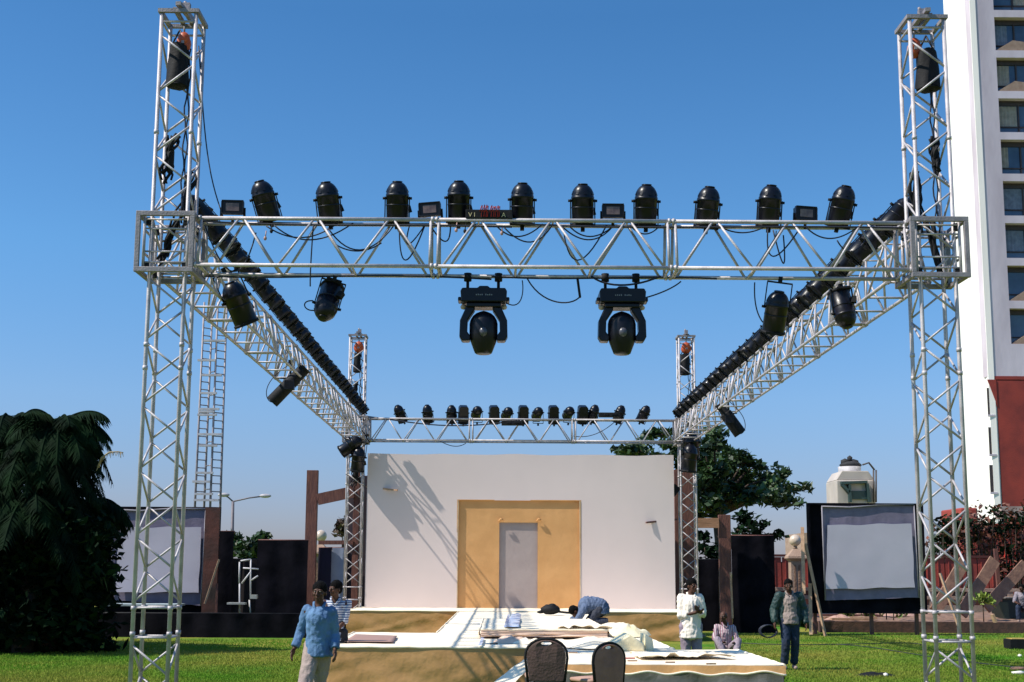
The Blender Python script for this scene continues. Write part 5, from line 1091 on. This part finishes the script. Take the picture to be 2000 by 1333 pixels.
# man in white shirt, standing in profile to the right
c = P(1348, 1140, 21.6)
J = dict(pelvis=(0, 0, .92), belly=(0, 0, 1.06), chest=(-.0, 0, 1.28), neck=(.01, -.01, 1.46), head=(.03, -.03, 1.59), shL=(-.15, .0, 1.39), shR=(.15, .0, 1.39), elL=(-.17, -.06, 1.10), elR=(.20, -.02, 1.13), wrL=(.05, -.20, 1.16), wrR=(.10, -.22, 1.20),
         hipL=(-.09, 0, .90), hipR=(.09, 0, .90), knL=(-.09, -.03, .49), knR=(.09, -.03, .49), anL=(-.09, .02, .09), anR=(.10, .02, .09), toeL=(-.08, -.14, .045), toeR=(.12, -.13, .045))
person('man in a long cream white shirt standing behind the right platform, hands at his chest', (c.x, 21.6, 0), 0, J, 0, dict(shirt=(WSH, (.0, 0, .74), .45, True), trousers=MAUV, loose=1.08), 3, (.55, -.85, -.25), handf={'L': (0, -1, .3), 'R': (0, -.6, 1)}, detail=.007)
# seated man with striped shirt
c = G(1433, 1290)
J = dict(pelvis=(0, .05, .14), belly=(0, .04, .30), chest=(0, -.0, .52), neck=(-.0, -.05, .72), head=(-.04, -.09, .87), shL=(-.17, -.0, .64), shR=(.17, .0, .62), elL=(-.25, -.12, .40), elR=(.25, -.08, .36), wrL=(-.15, -.34, .35), wrR=(.15, -.33, .33),
         hipL=(-.10, 0, .14), hipR=(.10, 0, .14), knL=(-.22, -.36, .38), knR=(.22, -.36, .36), anL=(-.12, -.50, .08), anR=(.14, -.52, .08), toeL=(-.13, -.66, .045), toeR=(.14, -.68, .045))
person('bald man in a pale purple striped shirt sitting on the lawn behind the right platform', (c.x, c.y+1.0, 0), 0, J, 0, dict(shirt=(striped('mauve_stripes', (.50, .42, .42), (.26, .12, .16), 7, 0), (0, .05, .12), .3, True), trousers=MAUV), 4, (-.5, -.8, -.35), hair=0, detail=.007)
# man in green jacket walking towards the camera
c = G(1545, 1309)
J = dict(pelvis=(0, 0, .91), belly=(0, 0, 1.05), chest=(0, 0, 1.27), neck=(0, -.02, 1.45), head=(-.02, -.06, 1.575), shL=(-.19, 0, 1.37), shR=(.19, 0, 1.37), elL=(-.29, .02, 1.12), elR=(.28, .04, 1.12), wrL=(-.31, -.08, .90), wrR=(.29, -.05, .88),
         hipL=(-.09, 0, .90), hipR=(.09, 0, .90), knL=(-.10, -.08, .48), knR=(.09, .0, .47), anL=(-.12, .02, .09), anR=(.09, .12, .09), toeL=(-.14, -.14, .045), toeR=(.08, -.05, .045))
pg = person('man in a dark green jacket and jeans walking on the right lawn with coiled cable', (c.x, c.y, 0), 0, J, 0, dict(shirt=(GREYSH, (0, -.03, .86), .9, True), jacket=(GREENJ, 1.0), trousers=JEANS, loose=.93), 6, (-.1, -1, -.12), detail=.007)
m = MB(); R = random.Random(4)
for k in range(5):
    q = V((c.x-.40+R.uniform(-.03, .03), c.y-.08+.02*k, .72)); m.path([q+V((.11*cos(a*pi/8)*(1+.1*k/5)*1.4, .02*sin(a), .13*sin(a*pi/8)*.9)) for a in range(17)], .011, 5)
tag(m.build('cable_coil', CAB), 'black cable coil held by the man in the green jacket', 'cable coil')
# kneeling man bending over the right edge of the runway
c = G(1158, 1222, ZP)
J = dict(pelvis=(.14, .0, .30), belly=(.06, .0, .40), chest=(-.10, .0, .40), neck=(-.26, .0, .34), head=(-.35, -.0, .27), shL=(-.17, -.16, .33), shR=(-.17, .16, .36), elL=(-.30, -.20, .13), elR=(-.32, .22, .14), wrL=(-.48, -.17, .05), wrR=(-.50, .14, .05),
         hipL=(.14, -.10, .28), hipR=(.14, .10, .28), knL=(-.08, -.14, .08), knR=(-.06, .14, .08), anL=(.30, -.12, .05), anR=(.30, .12, .05))
person('man in a grey blue shirt kneeling and bending down on the runway edge', (c.x, c.y+.2, ZP-.01), 0, J, 0, dict(shirt=(mat('grey_blue_shirt', (.10, .14, .23), .8, 0, (.07, .10, .17), 4, .2, 40), (.16, 0, .24), .5, False), trousers=mat('dark_blue_trouser', (.025, .03, .05), .8), loose=1.12), 7, (-.5, 0, -.9), (-.9, 0, .3), detail=.008)
# figure sitting far right
c = P(1996, 1150, 42.0)
J = dict(pelvis=(0, 0, .45), belly=(0, -.05, .6), chest=(0, -.12, .80), neck=(0, -.2, .97), head=(0, -.28, 1.08), shL=(-.17, -.15, .9), shR=(.17, -.15, .9), elL=(-.24, -.25, .66), elR=(.24, -.25, .66), wrL=(-.14, -.42, .6), wrR=(.14, -.42, .6),
         hipL=(-.1, 0, .43), hipR=(.1, 0, .43), knL=(-.14, -.42, .48), knR=(.14, -.42, .48), anL=(-.14, -.42, .08), anR=(.14, -.42, .08), toeL=(-.14, -.6, .045), toeR=(.14, -.6, .045))
person('person in a grey shirt bending down at the right edge behind the green trolley', (c.x, 42, .30), -.4, J, 0, dict(shirt=(mat('grey_tee', (.28, .24, .27), .8, 0, (.2, .17, .2), 6), (0, .02, .45), .05, False), trousers=JEANS), 8, (-.6, -1, -.6), detail=.009)

bpy.data.scenes.remove(TMP)
